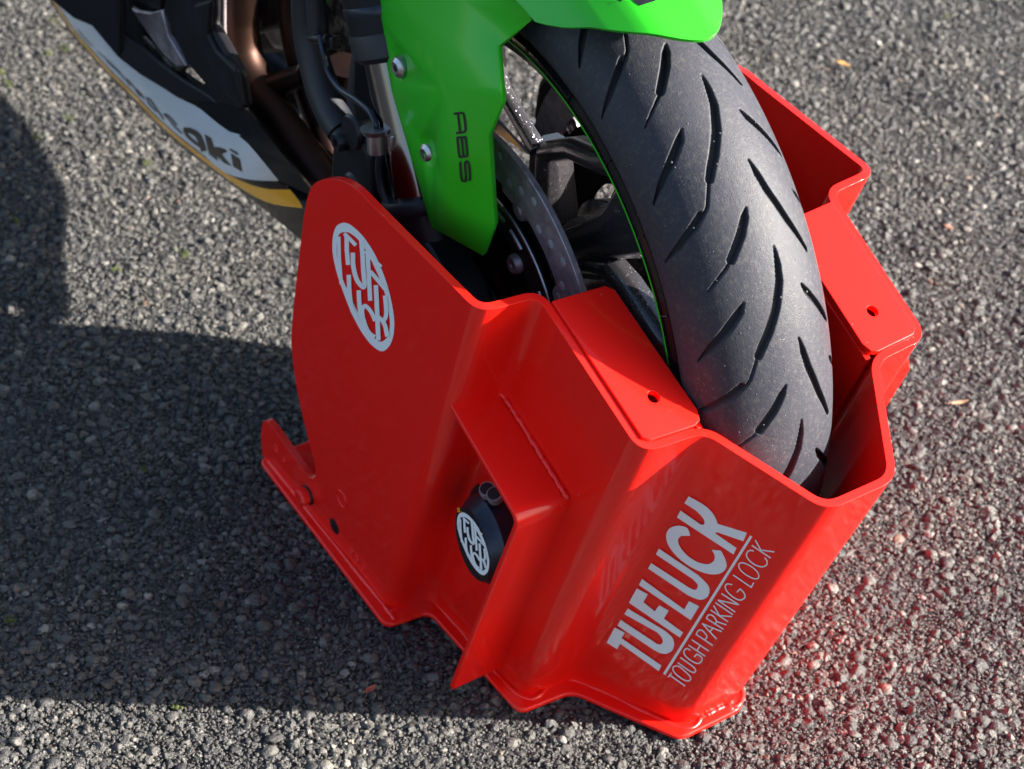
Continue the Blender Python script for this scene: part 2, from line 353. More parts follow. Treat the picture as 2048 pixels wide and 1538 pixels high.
def chippings():
    # packed stones of three sizes, points on jittered hexagonal grids; frame footprint with a margin, thinner outside
    fp = [gz(-150, -150), gz(W+150, -150), gz(W+150, H+150), gz(-150, H+150)]
    def inside(P, mar):
        k = np.ones(len(P), bool)
        for i in range(4):
            a = np.array(fp[i][:2]); b = np.array(fp[(i+1) % 4][:2]); e = b-a; e = e/np.linalg.norm(e); nn = np.array([e[1], -e[0]])
            c = sum(np.array(f[:2]) for f in fp)/4; sgn = np.sign((c-a)@nn); k &= ((P-a)@nn)*sgn > -mar
        return k
    pts = []; scl = []
    for (d, smin, smax, z0, mar, keep) in ((.0104, .0038, .0078, -.0034, 1.0, .94), (.0066, .0022, .0044, -.0030, .8, .92), (.0031, .0009, .0020, -.0022, .05, .92)):
        nx = int(4.15/d); ny = int(3.85/(d*.866)); I, J = np.meshgrid(np.arange(nx), np.arange(ny))
        P = np.stack([-2.58+(I+.5*(J % 2))*d, -1.58+J*d*.866], -1).reshape(-1, 2)+rng.normal(0, d*.23, (nx*ny, 2))
        P = P[inside(P, mar)]; P = P[rng.random(len(P)) < keep]
        s = smin+(smax-smin)*rng.random(len(P))**1.3
        z = z0+.0009*np.sin(40*P[:, 0]+13*P[:, 1])*np.sin(31*P[:, 1])+rng.normal(0, .0004, len(P))
        z = np.minimum(z+rng.normal(0, .0006, len(P)), .0013-s*.55)
        pts.append(np.c_[P, z]); scl.append(s)
    P = np.concatenate(pts); S = np.concatenate(scl); n = len(P)
    me = bpy.data.meshes.new('asphalt_chippings'); me.vertices.add(n); me.vertices.foreach_set('co', P.astype(np.float32).ravel())
    a = me.attributes.new('siz', 'FLOAT_VECTOR', 'POINT'); sv = np.stack([S*rng.uniform(.8, 1.35, n), S*rng.uniform(.8, 1.1, n), S*rng.uniform(.55, .85, n)], -1)
    a.data.foreach_set('vector', sv.astype(np.float32).ravel())
    a = me.attributes.new('rotv', 'FLOAT_VECTOR', 'POINT'); rv = np.stack([rng.normal(0, .28, n), rng.normal(0, .28, n), rng.uniform(0, 6.28, n)], -1)
    a.data.foreach_set('vector', rv.astype(np.float32).ravel())
    a = me.attributes.new('pick', 'INT', 'POINT'); a.data.foreach_set('value', rng.integers(0, 6, n).astype(np.int32))
    o = bpy.data.objects.new('asphalt_chippings', me); col.objects.link(o)
    tag(o, 'grey angular stone chippings packed in the dark asphalt surface', 'chippings', kind='stuff')
    ng = bpy.data.node_groups.new('lay_chippings', 'GeometryNodeTree')
    ng.interface.new_socket('Geometry', in_out='INPUT', socket_type='NodeSocketGeometry'); ng.interface.new_socket('Geometry', in_out='OUTPUT', socket_type='NodeSocketGeometry')
    N = ng.nodes; L = ng.links; gi = N.new('NodeGroupInput'); go = N.new('NodeGroupOutput')
    g2i = N.new('GeometryNodeGeometryToInstance')
    for k in range(6):
        ico = N.new('GeometryNodeMeshIcoSphere'); ico.inputs['Subdivisions'].default_value = 4 if k < 3 else 3; ico.inputs['Radius'].default_value = 1
        last = ico.outputs[0]
        for j in range(12):                        # cut flat facets: push everything beyond a plane back onto it
            nv = rng.normal(0, 1, 3); nv /= np.linalg.norm(nv); dd = rng.uniform(.34, .78)
            po = N.new('GeometryNodeInputPosition'); dt = N.new('ShaderNodeVectorMath'); dt.operation = 'DOT_PRODUCT'; dt.inputs[1].default_value = nv; L.new(po.outputs[0], dt.inputs[0])
            sb = N.new('ShaderNodeMath'); sb.operation = 'SUBTRACT'; sb.inputs[1].default_value = dd; L.new(dt.outputs['Value'], sb.inputs[0])
            mxx = N.new('ShaderNodeMath'); mxx.operation = 'MAXIMUM'; mxx.inputs[1].default_value = 0; L.new(sb.outputs[0], mxx.inputs[0])
            ml = N.new('ShaderNodeVectorMath'); ml.operation = 'SCALE'; ml.inputs[0].default_value = -nv; L.new(mxx.outputs[0], ml.inputs['Scale'])
            sp = N.new('GeometryNodeSetPosition'); L.new(last, sp.inputs['Geometry']); L.new(ml.outputs[0], sp.inputs['Offset']); last = sp.outputs[0]
        nz = N.new('ShaderNodeTexNoise'); nz.noise_dimensions = '4D'; nz.inputs['Scale'].default_value = 2.6; nz.inputs['W'].default_value = 3.7*k; nz.inputs['Detail'].default_value = 3
        sb = N.new('ShaderNodeVectorMath'); sb.operation = 'SUBTRACT'; sb.inputs[1].default_value = (.5, .5, .5); L.new(nz.outputs['Color'], sb.inputs[0])
        ml = N.new('ShaderNodeVectorMath'); ml.operation = 'SCALE'; ml.inputs['Scale'].default_value = .42; L.new(sb.outputs[0], ml.inputs[0])
        sp = N.new('GeometryNodeSetPosition'); L.new(last, sp.inputs['Geometry']); L.new(ml.outputs[0], sp.inputs['Offset']); last = sp.outputs[0]
        sm = N.new('GeometryNodeSetMaterial'); sm.inputs['Material'].default_value = STONE; L.new(last, sm.inputs[0])
        # angular stones: flat-shaded facets
        ss = N.new('GeometryNodeSetShadeSmooth'); ss.inputs['Shade Smooth'].default_value = False; L.new(sm.outputs[0], ss.inputs[0]); L.new(ss.outputs[0], g2i.inputs[0])
    ip = N.new('GeometryNodeInstanceOnPoints'); ip.inputs['Pick Instance'].default_value = True
    def attr(nm, ty):
        x = N.new('GeometryNodeInputNamedAttribute'); x.data_type = ty; x.inputs[0].default_value = nm; return x.outputs[0]
    L.new(gi.outputs[0], ip.inputs['Points']); L.new(g2i.outputs[0], ip.inputs['Instance']); L.new(attr('pick', 'INT'), ip.inputs['Instance Index'])
    er = N.new('FunctionNodeEulerToRotation'); L.new(attr('rotv', 'FLOAT_VECTOR'), er.inputs[0]); L.new(er.outputs[0], ip.inputs['Rotation'])
    L.new(attr('siz', 'FLOAT_VECTOR'), ip.inputs['Scale']); L.new(ip.outputs[0], go.inputs[0])
    md = o.modifiers.new('lay', 'NODES'); md.node_group = ng
    print('chippings', n)
chippings()

# ------------------------------------------------------------------ red wheel lock
lock = empty('wheel_lock'); tag(lock, 'glossy red folded steel wheel lock clamped round the front tyre on the asphalt', 'wheel lock')
T5 = [(.131, -.178, .4185), (.134, -.131, .4170), (.259, -.127, .3665), (.262, -.077, .3655), (.343, -.030, .3365)]
B5 = [(.0045, -.1700, .006), (.0085, -.1312, .006), (.1455, -.1240, .006), (.1478, -.0780, .006), (.2366, -.0290, .006)]
def panel_y(x, z): return -.1686+.013*(x-.0042)-.0266*(z-.006)
def shell():
    # top and bottom paths with rounded bends, both sides
    T = [(T5[0][0]-.05, panel_y(T5[0][0]-.05, .419), .4195)]+T5; B = [(B5[0][0]-.05, panel_y(B5[0][0]-.05, .006), .006)]+B5
    T = [np.array(p) for p in T]; B = [np.array(p) for p in B]
    T += [p*[1, -1, 1] for p in T[:0:-1]]+[T[0]*[1, -1, 1]]; B += [p*[1, -1, 1] for p in B[:0:-1]]+[B[0]*[1, -1, 1]]
    def rnd(P, r=.0125, m=6):
        out = [P[0]]
        for i in range(1, len(P)-1):
            a = P[i]+(P[i-1]-P[i])/np.linalg.norm(P[i-1]-P[i])*r; b = P[i]+(P[i+1]-P[i])/np.linalg.norm(P[i+1]-P[i])*r
            for k in range(m+1):
                t = k/m; out.append((1-t)**2*a+2*t*(1-t)*P[i]+t*t*b)
        out.append(P[-1]); return out
    Tp, Bp = rnd(T), rnd(B); nv = 8; V = []; F = []
    for t, b in zip(Tp, Bp):
        for k in range(nv+1): V.append(b+(t-b)*k/nv)
    m = nv+1
    for i in range(len(Tp)-1):
        for k in range(nv): F.append((i*m+k, (i+1)*m+k, (i+1)*m+k+1, i*m+k+1))
    # flat rear panels
    notch = [(-.128, .093), (-.1205, .078), (-.1200, .064), (-.1265, .0545), (-.138, .0505), (-.1545, .0525)]
    outl = [(-.010, .4215), (-.0300, .4222), (-.0480, .4190), (-.0680, .4105), (-.0890, .3965), (-.1050, .3790), (-.1160, .3520), (-.1255, .3150), (-.1370, .2690), (-.1470, .2260), (-.1525, .1950), (-.1500, .1600), (-.1420, .1280)]
    tab = [(-.180, .0575), (-.2030, .0600), (-.2130, .0580), (-.2200, .0500), (-.2255, .0320), (-.2262, .0150)]
    top = [p for p in cr(outl, 3)]+[p for p in cr(notch, 3)]+[p for p in cr(tab, 3)]+[np.array((-.2262, .006))]
    for s in (1, -1):
        k0 = len(V)
        for (x, z) in top: V.append(np.array([x, s*panel_y(x, z), z]))
        col0 = list(range(0, m)) if s == 1 else list(range((len(Tp)-1)*m, len(Tp)*m))
        ring = [k0+i for i in range(len(top))]+col0
        F.append(tuple(ring[::-1]) if s == 1 else tuple(ring))
    o = mk('shell', V, F, RED, lock)
    bm = bmesh.new(); bm.from_mesh(o.data); big = [f for f in bm.faces if len(f.verts) > 4]; bmesh.ops.triangulate(bm, faces=big)
    bmesh.ops.recalc_face_normals(bm, faces=bm.faces); bm.to_mesh(o.data); bm.free()
    solid(o, .0062, 0, .0022, 3, 55); bake(o, 50)
    return o
SHELL = shell()

def weld(pts, rad):
    P = cr(pts, 14); Q = []
    for i, p in enumerate(P): Q.append(p+rng.normal(0, rad*.12, 3))
    tube('weld_bead', Q, [rad*(1+.10*math.sin(i*1.3)+rng.normal(0, .07)) for i in range(len(Q))], REDW, lock, 10, 0)
def base_plate():
    P = [(-.222, -.1810), (.0220, -.1850), (.0255, -.1435), (.1600, -.1385), (.1630, -.0880), (.2500, -.0400)]
    P = P+[(x, -y) for (x, y) in P[::-1]]
    P[P.index((.2500, .0400))] = (.2500, .0250)
    Q = [np.array(p) for p in P]; P = []          # round the corners
    for i in range(len(Q)):
        a, b, c = Q[i-1], Q[i], Q[(i+1) % len(Q)]
        ra = min(.010, np.linalg.norm(a-b)*.45); rc = min(.010, np.linalg.norm(c-b)*.45)
        a2 = b+(a-b)/np.linalg.norm(a-b)*ra; c2 = b+(c-b)/np.linalg.norm(c-b)*rc
        P += [(1-t)**2*a2+2*t*(1-t)*b+t*t*c2 for t in (0, .2, .4, .6, .8, 1)]
    V = [(x, y, .0012) for x, y in P]; 
    o = prism('base_plate', V, (0, 0, .0052), RED, lock, .0018, 3)
    # weld bead where the walls stand on the plate
    for s in (-1, 1):
        pts = [(-.215, s*-.1735, .0085), (0.0, s*-.1735, .0085), (.0085, s*-.170, .0085), (.012, s*-.1345, .0085), (.145, s*-.1275, .0085), (.151, s*-.0815, .0085), (.2385, s*-.0335, .0085), (.2405, s*-.01, .0085), (.2405, 0, .0085)]
        weld([np.array(p)+np.array([0, 0, -.0030]) for p in pts], .0021)
base_plate()

def rimz(x): return .417-.4*(x-.134)
def cover(s):
    P = [(.1440, -.1272), (.1465, -.0835), (.1515, -.0785), (.2505, -.0745), (.2575, -.0775), (.2595, -.0830), (.2575, -.1185), (.2540, -.1238)]
    P = cr([P[0]], 1) if False else P
    # hole
    hc = np.array((.2312, -.0990)); hr = .0043; n = len(P)
    bm = bmesh.new(); vo = [bm.verts.new((x, s*y, rimz(x)+.0026)) for x, y in P]
    hv = [bm.verts.new((hc[0]+hr*math.cos(a), s*(hc[1]+hr*math.sin(a)), rimz(hc[0]+hr*math.cos(a))+.0026)) for a in np.linspace(0, 2*math.pi, 25)[:-1]]
    e = [bm.edges.new((vo[i], vo[(i+1) % n])) for i in range(n)]+[bm.edges.new((hv[i], hv[(i+1) % 24])) for i in range(24)]
    bmesh.ops.triangle_fill(bm, edges=e, use_beauty=True, use_dissolve=False)
    for f in list(bm.faces):
        if (f.calc_center_median().xy-Vector((hc[0], s*hc[1]))).length < hr*.6: bm.faces.remove(f)
    bmesh.ops.recalc_face_normals(bm, faces=bm.faces)
    up = sum((f.normal.z for f in bm.faces))
    if up < 0: bmesh.ops.reverse_faces(bm, faces=bm.faces)
    me = bpy.data.meshes.new('cover_plate'); bm.to_mesh(me); bm.free(); me.materials.append(RED)
    o = bpy.data.objects.new('cover_plate', me); col.objects.link(o); o.parent = lock
    solid(o, .006, -1, .0009, 2, 55); bake(o, 35)
    # folded skirt hanging down the inner edge of the plate, as of a box section
    q = [(.153, s*-.0775), (.258, s*-.0765)]
    V = [(q[0][0], q[0][1], rimz(q[0][0])-.0045), (q[1][0], q[1][1], rimz(q[1][0])-.0045), (.150, s*-.0772, .03), (.050, s*-.0780, .03)]
    o2 = mk('inner_wall', V, [(0, 1, 2, 3)], RED, lock); solid(o2, .005, 0, .001, 2); bake(o2)
    return o
cover(1); cover(-1)

def guard():
    path = [(.0935, .3025), (.1885, .2640), (.1125, .0110)]
    P = [np.array(p) for p in path]; a = P[1]+(P[0]-P[1])/np.linalg.norm(P[0]-P[1])*.010; b = P[1]+(P[2]-P[1])/np.linalg.norm(P[2]-P[1])*.010
    pts = [P[0]]+[(1-t)**2*a+2*t*(1-t)*P[1]+t*t*b for t in np.linspace(0, 1, 8)]+[P[2]]
    V = []; F = []
    for (x, z) in pts: V += [(x, -.1755, z), (x, -.1275, z)]
    for i in range(len(pts)-1): F.append((2*i, 2*i+1, 2*i+3, 2*i+2))
    o = mk('padlock_guard', V, F, RED, lock); solid(o, .005, 0, .0013, 3); bake(o, 40)
    # welds of the guard
    weld([(.0920, -.1730, .3065), (.0935, -.1600, .3070), (.0945, -.1480, .3075), (.0955, -.1365, .3080)], .0024)
    weld([(.0950, -.1375, .3090), (.1150, -.1345, .2995), (.1400, -.1340, .2890), (.1650, -.1335, .2785), (.1890, -.1330, .2680)], .0021)
guard()
def far_guard():
    pts = [(.0975, .3025), (.1800, .2690), (.1885, .2640), (.1905, .2570), (.1165, .0110)]; V = []; F = []
    for (x, z) in pts: V += [(x, .2000, z), (x, .1275, z)]
    for i in range(len(pts)-1): F.append((2*i, 2*i+2, 2*i+3, 2*i+1))
    o = mk('padlock_guard', V, F, RED, lock); solid(o, .005, 0, .0013, 3); bake(o, 40)
far_guard()
# flat black sheet painting the shade inside the wall's hole behind the padlock
def cavity_shade():
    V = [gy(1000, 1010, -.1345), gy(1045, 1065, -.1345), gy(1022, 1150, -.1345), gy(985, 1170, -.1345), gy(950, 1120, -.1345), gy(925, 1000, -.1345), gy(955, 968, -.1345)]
    o = mk('recess_shade', V, [tuple(range(7))], BLK, lock, False); solid(o, .0012, 0)
cavity_shade()
def hexbolt(c, n, r, h, mt, parent, name='bolt'):
    pr = [(0.0001, h), (r*.82, h), (r, h*.8), (r, 0)]
    return lathe(name, c, n, pr, mt, parent, seg=6, angle=20)
pc = lambda px, py, off=0: on(px, py, (.013, -.9996, -.0266), np.array([.013, -.9996, -.0266])@np.array([.0042, -.1686-.0031-off, .006]))
bolt = hexbolt(pc(617, 989), (0, -1, 0), .0088, .0105, RED, lock); tag(bolt, 'red painted hex bolt low on the side panel')
lathe('bolt_washer', pc(617, 989), (0, -1, 0), [(.0001, .0022), (.0096, .0022), (.0098, 0)], DARKM, lock, 24)
lathe('plug', pc(669, 1052), (0, -1, 0), [(.0001, .0014), (.0055, .0014), (.0078, .0004), (.0079, 0)], PLAST, lock, 32)
for (px, py, r) in ((684, 997, .0085), (553, 897, .0040), (568, 920, .003), (702, 1102, .0035), (714, 1118, .0035), (727, 1135, .0030)):
    lathe('filled_hole', pc(px, py), (0, -1, 0), [(.0001, .0003), (r*.86, .0003), (r*.93, .0010), (r, .0001)], RED, lock, 28)

# ---- emblem and lettering of the lock: flat vinyl
def decal(name, polys, to3, mt, parent, nrm, thick=.0003):
    parts = []
    for k, (V2, F2) in enumerate(polys): parts.append(([to3(v, k) for v in V2], F2))
    V, F = join_geo(parts); o = mk(name, V, F, mt, parent, False)
    bm = bmesh.new(); bm.from_mesh(o.data)
    for f in bm.faces:
        if f.normal.dot(Vector(nrm)) < 0: f.normal_flip()
    bmesh.ops.triangulate(bm, faces=[f for f in bm.faces if len(f.verts) > 4]); bm.to_mesh(o.data); bm.free()
    return o
def emblem_polys():
    out = []
    ou = [(98, 93), (150, 84), (205, 82), (300, 125), (400, 220), (490, 350), (560, 480), (640, 680), (690, 850), (728, 1050), (735, 1180), (715, 1310), (670, 1400), (600, 1445), (500, 1385), (400, 1260), (310, 1100), (240, 940), (180, 780), (130, 630), (92, 470), (78, 340), (82, 220), (110, 130)]
    ou = [(205, 82), (290, 118), (400, 222), (490, 350), (560, 480), (640, 680), (690, 850), (728, 1050), (735, 1180), (718, 1310), (672, 1405), (600, 1445), (500, 1385), (400, 1260), (310, 1100), (240, 940), (180, 780), (130, 630), (92, 470), (78, 340), (88, 210), (125, 115)]
    inn = [(200, 182), (262, 190), (355, 265), (440, 385), (510, 520), (590, 700), (640, 850), (672, 1000), (690, 1150), (676, 1260), (640, 1320), (590, 1345), (520, 1300), (430, 1180), (345, 1030), (280, 890), (220, 760), (165, 610), (132, 470), (124, 350), (132, 250), (155, 200)]
    O = cr(ou, 4, True); I = cr(inn, 4, True); n = len(O)
    out.append((O+I, [(i, (i+1) % n, n+(i+1) % n, n+i) for i in range(n)]))
    def st(p, wd, sm=0): out.append(ribbon(cr(p, sm) if sm else p, wd))
    st([(146, 230), (150, 450), (172, 735)], 38); st([(180, 745), (252, 812)], 34)
    st([(205, 195), (328, 322)], 40); st([(228, 215), (232, 380), (245, 530)], 46)
    st([(296, 400), (300, 540), (335, 680), (395, 760), (420, 740), (408, 600), (398, 420), (385, 245)], 48, 3)
    st([(450, 385), (465, 640), (480, 910)], 46); st([(430, 378), (520, 480), (592, 555)], 46); st([(480, 600), (560, 690), (655, 805)], 44)
    st([(252, 635), (262, 850), (290, 1010), (345, 1090), (372, 1070), (362, 900), (358, 800)], 46, 3)
    st([(532, 1125), (490, 1030), (430, 965), (398, 1000), (402, 1080), (440, 1200), (480, 1262), (530, 1295)], 42, 3)
    st([(540, 745), (552, 1000), (567, 1330)], 48)
    st([(635, 855), (650, 1000), (642, 1090), (610, 1118), (570, 1085)], 44, 3); st([(605, 1105), (640, 1180), (662, 1290)], 46)
    return out
PN = np.array([.013, -.9996, -.0266])
decal('emblem', emblem_polys(), lambda v, k: pc(650+v[0]/5.307, 430+v[1]/5.307, .0003+.00004*k), WHITE, lock, (0, -1, 0))

FA = np.array(B5[3]); FB = np.array(B5[4]); FC = np.array(T5[3]); FD = np.array(T5[4])
FN = np.cross(FB-FA, FC-FA); FN /= np.linalg.norm(FN)
if FN[1] > 0: FN = -FN
FO = (FA+FB+FC+FD)/4
def fr(px, py, off): return on(px, py, FN, FN@FO+.0034+off)
def words():
    z = 3.662; L = []
    def poly(p): L.append(([np.array(q, float) for q in p], [tuple(range(len(p)))]))
    poly([(50, 1155), (108, 1043), (182, 1082), (158, 1122), (450, 1322), (430, 1362), (148, 1162), (125, 1202)])
    def loop(outer, inner): poly(outer+inner)
    def sm(p): return [tuple(q) for q in cr(p, 4)]
    poly([(152, 988), (128, 1030)]+sm([(395, 1208), (440, 1230), (485, 1236), (528, 1212), (543, 1165), (530, 1118), (480, 1070)])+[(205, 905), (178, 945)]+sm([(420, 1080), (450, 1115), (460, 1145), (448, 1166), (420, 1165)]))
    poly([(212, 862), (270, 757), (350, 800), (318, 858), (402, 926), (434, 880), (503, 920), (468, 978), (608, 1080), (585, 1117)])
    poly([(308, 688), (618, 912), (652, 850), (726, 888), (665, 990), (285, 732)])
    poly([(375, 572), (352, 612)]+sm([(640, 805), (700, 832), (745, 840), (788, 818), (802, 768), (785, 725), (720, 660)])+[(432, 466), (410, 508)]+sm([(680, 690), (712, 725), (715, 750), (695, 768), (650, 750)]))
    poly(sm([(660, 372), (652, 340), (632, 310), (570, 298), (510, 318), (485, 368), (500, 440), (560, 520), (640, 585), (730, 632), (820, 655), (890, 643), (926, 600), (918, 545), (885, 480)])+sm([(818, 474), (840, 520), (830, 560), (785, 580), (710, 562), (635, 512), (585, 450), (572, 400), (595, 372)]))
    poly([(590, 187), (563, 237), (978, 509), (1000, 462), (842, 352), (856, 345), (1050, 412), (1075, 350), (862, 284)]+sm([(850, 250), (820, 200), (760, 145), (650, 83)])+[(618, 133)]+sm([(700, 185), (745, 230), (765, 265), (760, 290), (735, 288)]))
    poly([(1100, 369), (1116, 379), (478, 1391), (462, 1381)])
    o = decal('lettering', L, lambda v, k: fr(1200+v[0]/z, 970+v[1]/z, .0003+.00002*k), WHITE, lock, FN)
    z2 = 5.125; S = []
    def st(p, n=0, w_=13): S.append(ribbon(cr(p, n) if n else p, w_))
    st([(118, 1362), (84, 1408)]); st([(101, 1385), (258, 1497)])
    S.append(ribbon(cr([(140, 1300), (185, 1292), (255, 1345), (312, 1405), (300, 1442), (250, 1435), (175, 1385), (135, 1335)], 4, True), 12, True))
    st([(210, 1205), (320, 1283), (362, 1325), (355, 1355), (310, 1345), (183, 1258)], 4)
    st([(310, 1130), (275, 1112), (245, 1142), (262, 1190), (325, 1240), (390, 1265), (428, 1240), (425, 1200), (375, 1168)], 4); st([(378, 1168), (350, 1200)])
    st([(293, 1078), (463, 1190)]); st([(326, 1022), (500, 1138)]); st([(377, 1136), (412, 1080)])
    st([(368, 965), (540, 1080)]); st([(370, 966), (395, 928), (432, 926), (472, 970), (480, 1000), (454, 1024)], 3)
    st([(432, 855), (580, 1015)]); st([(432, 857), (632, 938)]); st([(512, 938), (545, 902)])
    st([(472, 800), (650, 915)]); st([(474, 801), (500, 767), (540, 775), (572, 815), (575, 848), (552, 862)], 3); st([(570, 832), (682, 870)])
    st([(520, 718), (698, 838)]); st([(550, 672), (608, 772)]); st([(602, 774), (738, 785)])
    st([(568, 642), (748, 765)])
    st([(592, 616), (770, 738)]); st([(596, 616), (808, 663)]); st([(630, 548), (808, 663)])
    st([(740, 458), (690, 450), (668, 480), (690, 530), (755, 588), (820, 615), (868, 592), (862, 545), (822, 500)], 4); st([(824, 500), (788, 535)])
    st([(750, 358), (935, 485), (960, 438)])
    S.append(ribbon(cr([(810, 248), (850, 234), (930, 268), (1000, 330), (1010, 385), (965, 397), (880, 355), (820, 300)], 4, True), 12, True))
    st([(962, 112), (915, 108), (885, 150), (910, 203), (970, 252), (1040, 275), (1090, 258), (1097, 215), (1073, 183)], 4)
    st([(942, 55), (1135, 185)]); st([(977, 0), (1035, 106)]); st([(1040, 104), (1172, 122)])
    decal('lettering', S, lambda v, k: fr(1320+v[0]/z2, 1080+v[1]/z2, .0003+.00002*k), WHITE, lock, FN)
words()

# ------------------------------------------------------------------ round padlock hanging inside the guard
puck = empty('puck_padlock', (.118, -.150, .176)); tag(puck, 'round black puck padlock with a white circular emblem, hanging inside the red guard', 'padlock')
PC = gy(945, 1089, -.1665)
ax = np.array((-.10, -1, .02)); ax /= np.linalg.norm(ax)
lathe('body', PC, ax, [(.0001, -.034), (.033, -.034), (.0368, -.031), (.0368, -.0105), (.0362, -.0098), (.0300, -.0006), (.0298, -.0002), (.0001, -.0002)], ANOD, puck, 72, angle=20)
def puck_face():
    o = lathe('face_plate', PC, ax, [(.0001, .0003), (.0296, .0003), (.0298, -.0003)], BLK, puck, 64)
    def tp(v, k, off=.0005):
        p = on(880+v[0]/6.989, 960+v[1]/6.989, ax, ax@PC+off+.00003*k); return p
    # same emblem, placed by the ellipse of the face
    E = emblem_polys(); 
    def mp(v, k):
        # big emblem zoom frame -> puck zoom frame (affine between the two ellipses)
        x = (v[0]-405)/5.307; y = (v[1]-765)/5.307
        return tp((462+x*3.56+y*.06, 893+y*3.36+x*.18), k)
    decal('emblem', E, mp, WHITE, puck, ax)
    for p in ([(250, 385), (248, 420), (258, 445), (272, 440), (270, 410), (262, 392)], [(290, 440), (300, 450), (320, 458)], [(548, 705), (570, 745), (590, 785)]):
        decal('lettering', [ribbon(cr(p, 3), 12)], lambda v, k: tp(v, k, .0006), GOLD, puck, ax)
    for (px, py) in ((975, 981), (990, 991)):
        c = gy(px, py, -.150); lathe('locking_pin', c, (.1, -.4, 1), [(.0001, .003), (.0062, .003), (.0064, .002), (.0064, -.004)], STEEL, puck, 28); 
        lathe('pin_cap', c, (.1, -.4, 1), [(.0001, .0036), (.0052, .0036), (.0054, .0028)], DARKM, puck, 28)
puck_face()

# ------------------------------------------------------------------ motorcycle
moto = empty('motorcycle'); tag(moto, 'green and black sports motorcycle, its front wheel locked in the red clamp', 'motorcycle')
TY0, LEAN, STEER = -.0045, -.0190, -.0180
def wh(p):                                   # wheel space (x, y, z from axle) -> world
    x, y, z = p; x -= .001; z += .3; cl, sl_ = math.cos(LEAN), math.sin(LEAN); c, s = math.cos(STEER), math.sin(STEER)
    y2 = y*cl+z*sl_; z2 = -y*sl_+z*cl
    return np.array([x*c-y2*s, x*s+y2*c+TY0, z2])
WX = wh((1, 0, 0))-wh((0, 0, 0)); WY = wh((0, 1, 0))-wh((0, 0, 0)); WZ = wh((0, 0, 1))-wh((0, 0, 0)); WC = wh((0, 0, 0))
def pol(r, deg, y): return wh((r*math.cos(R_(deg)), y, r*math.sin(R_(deg))))

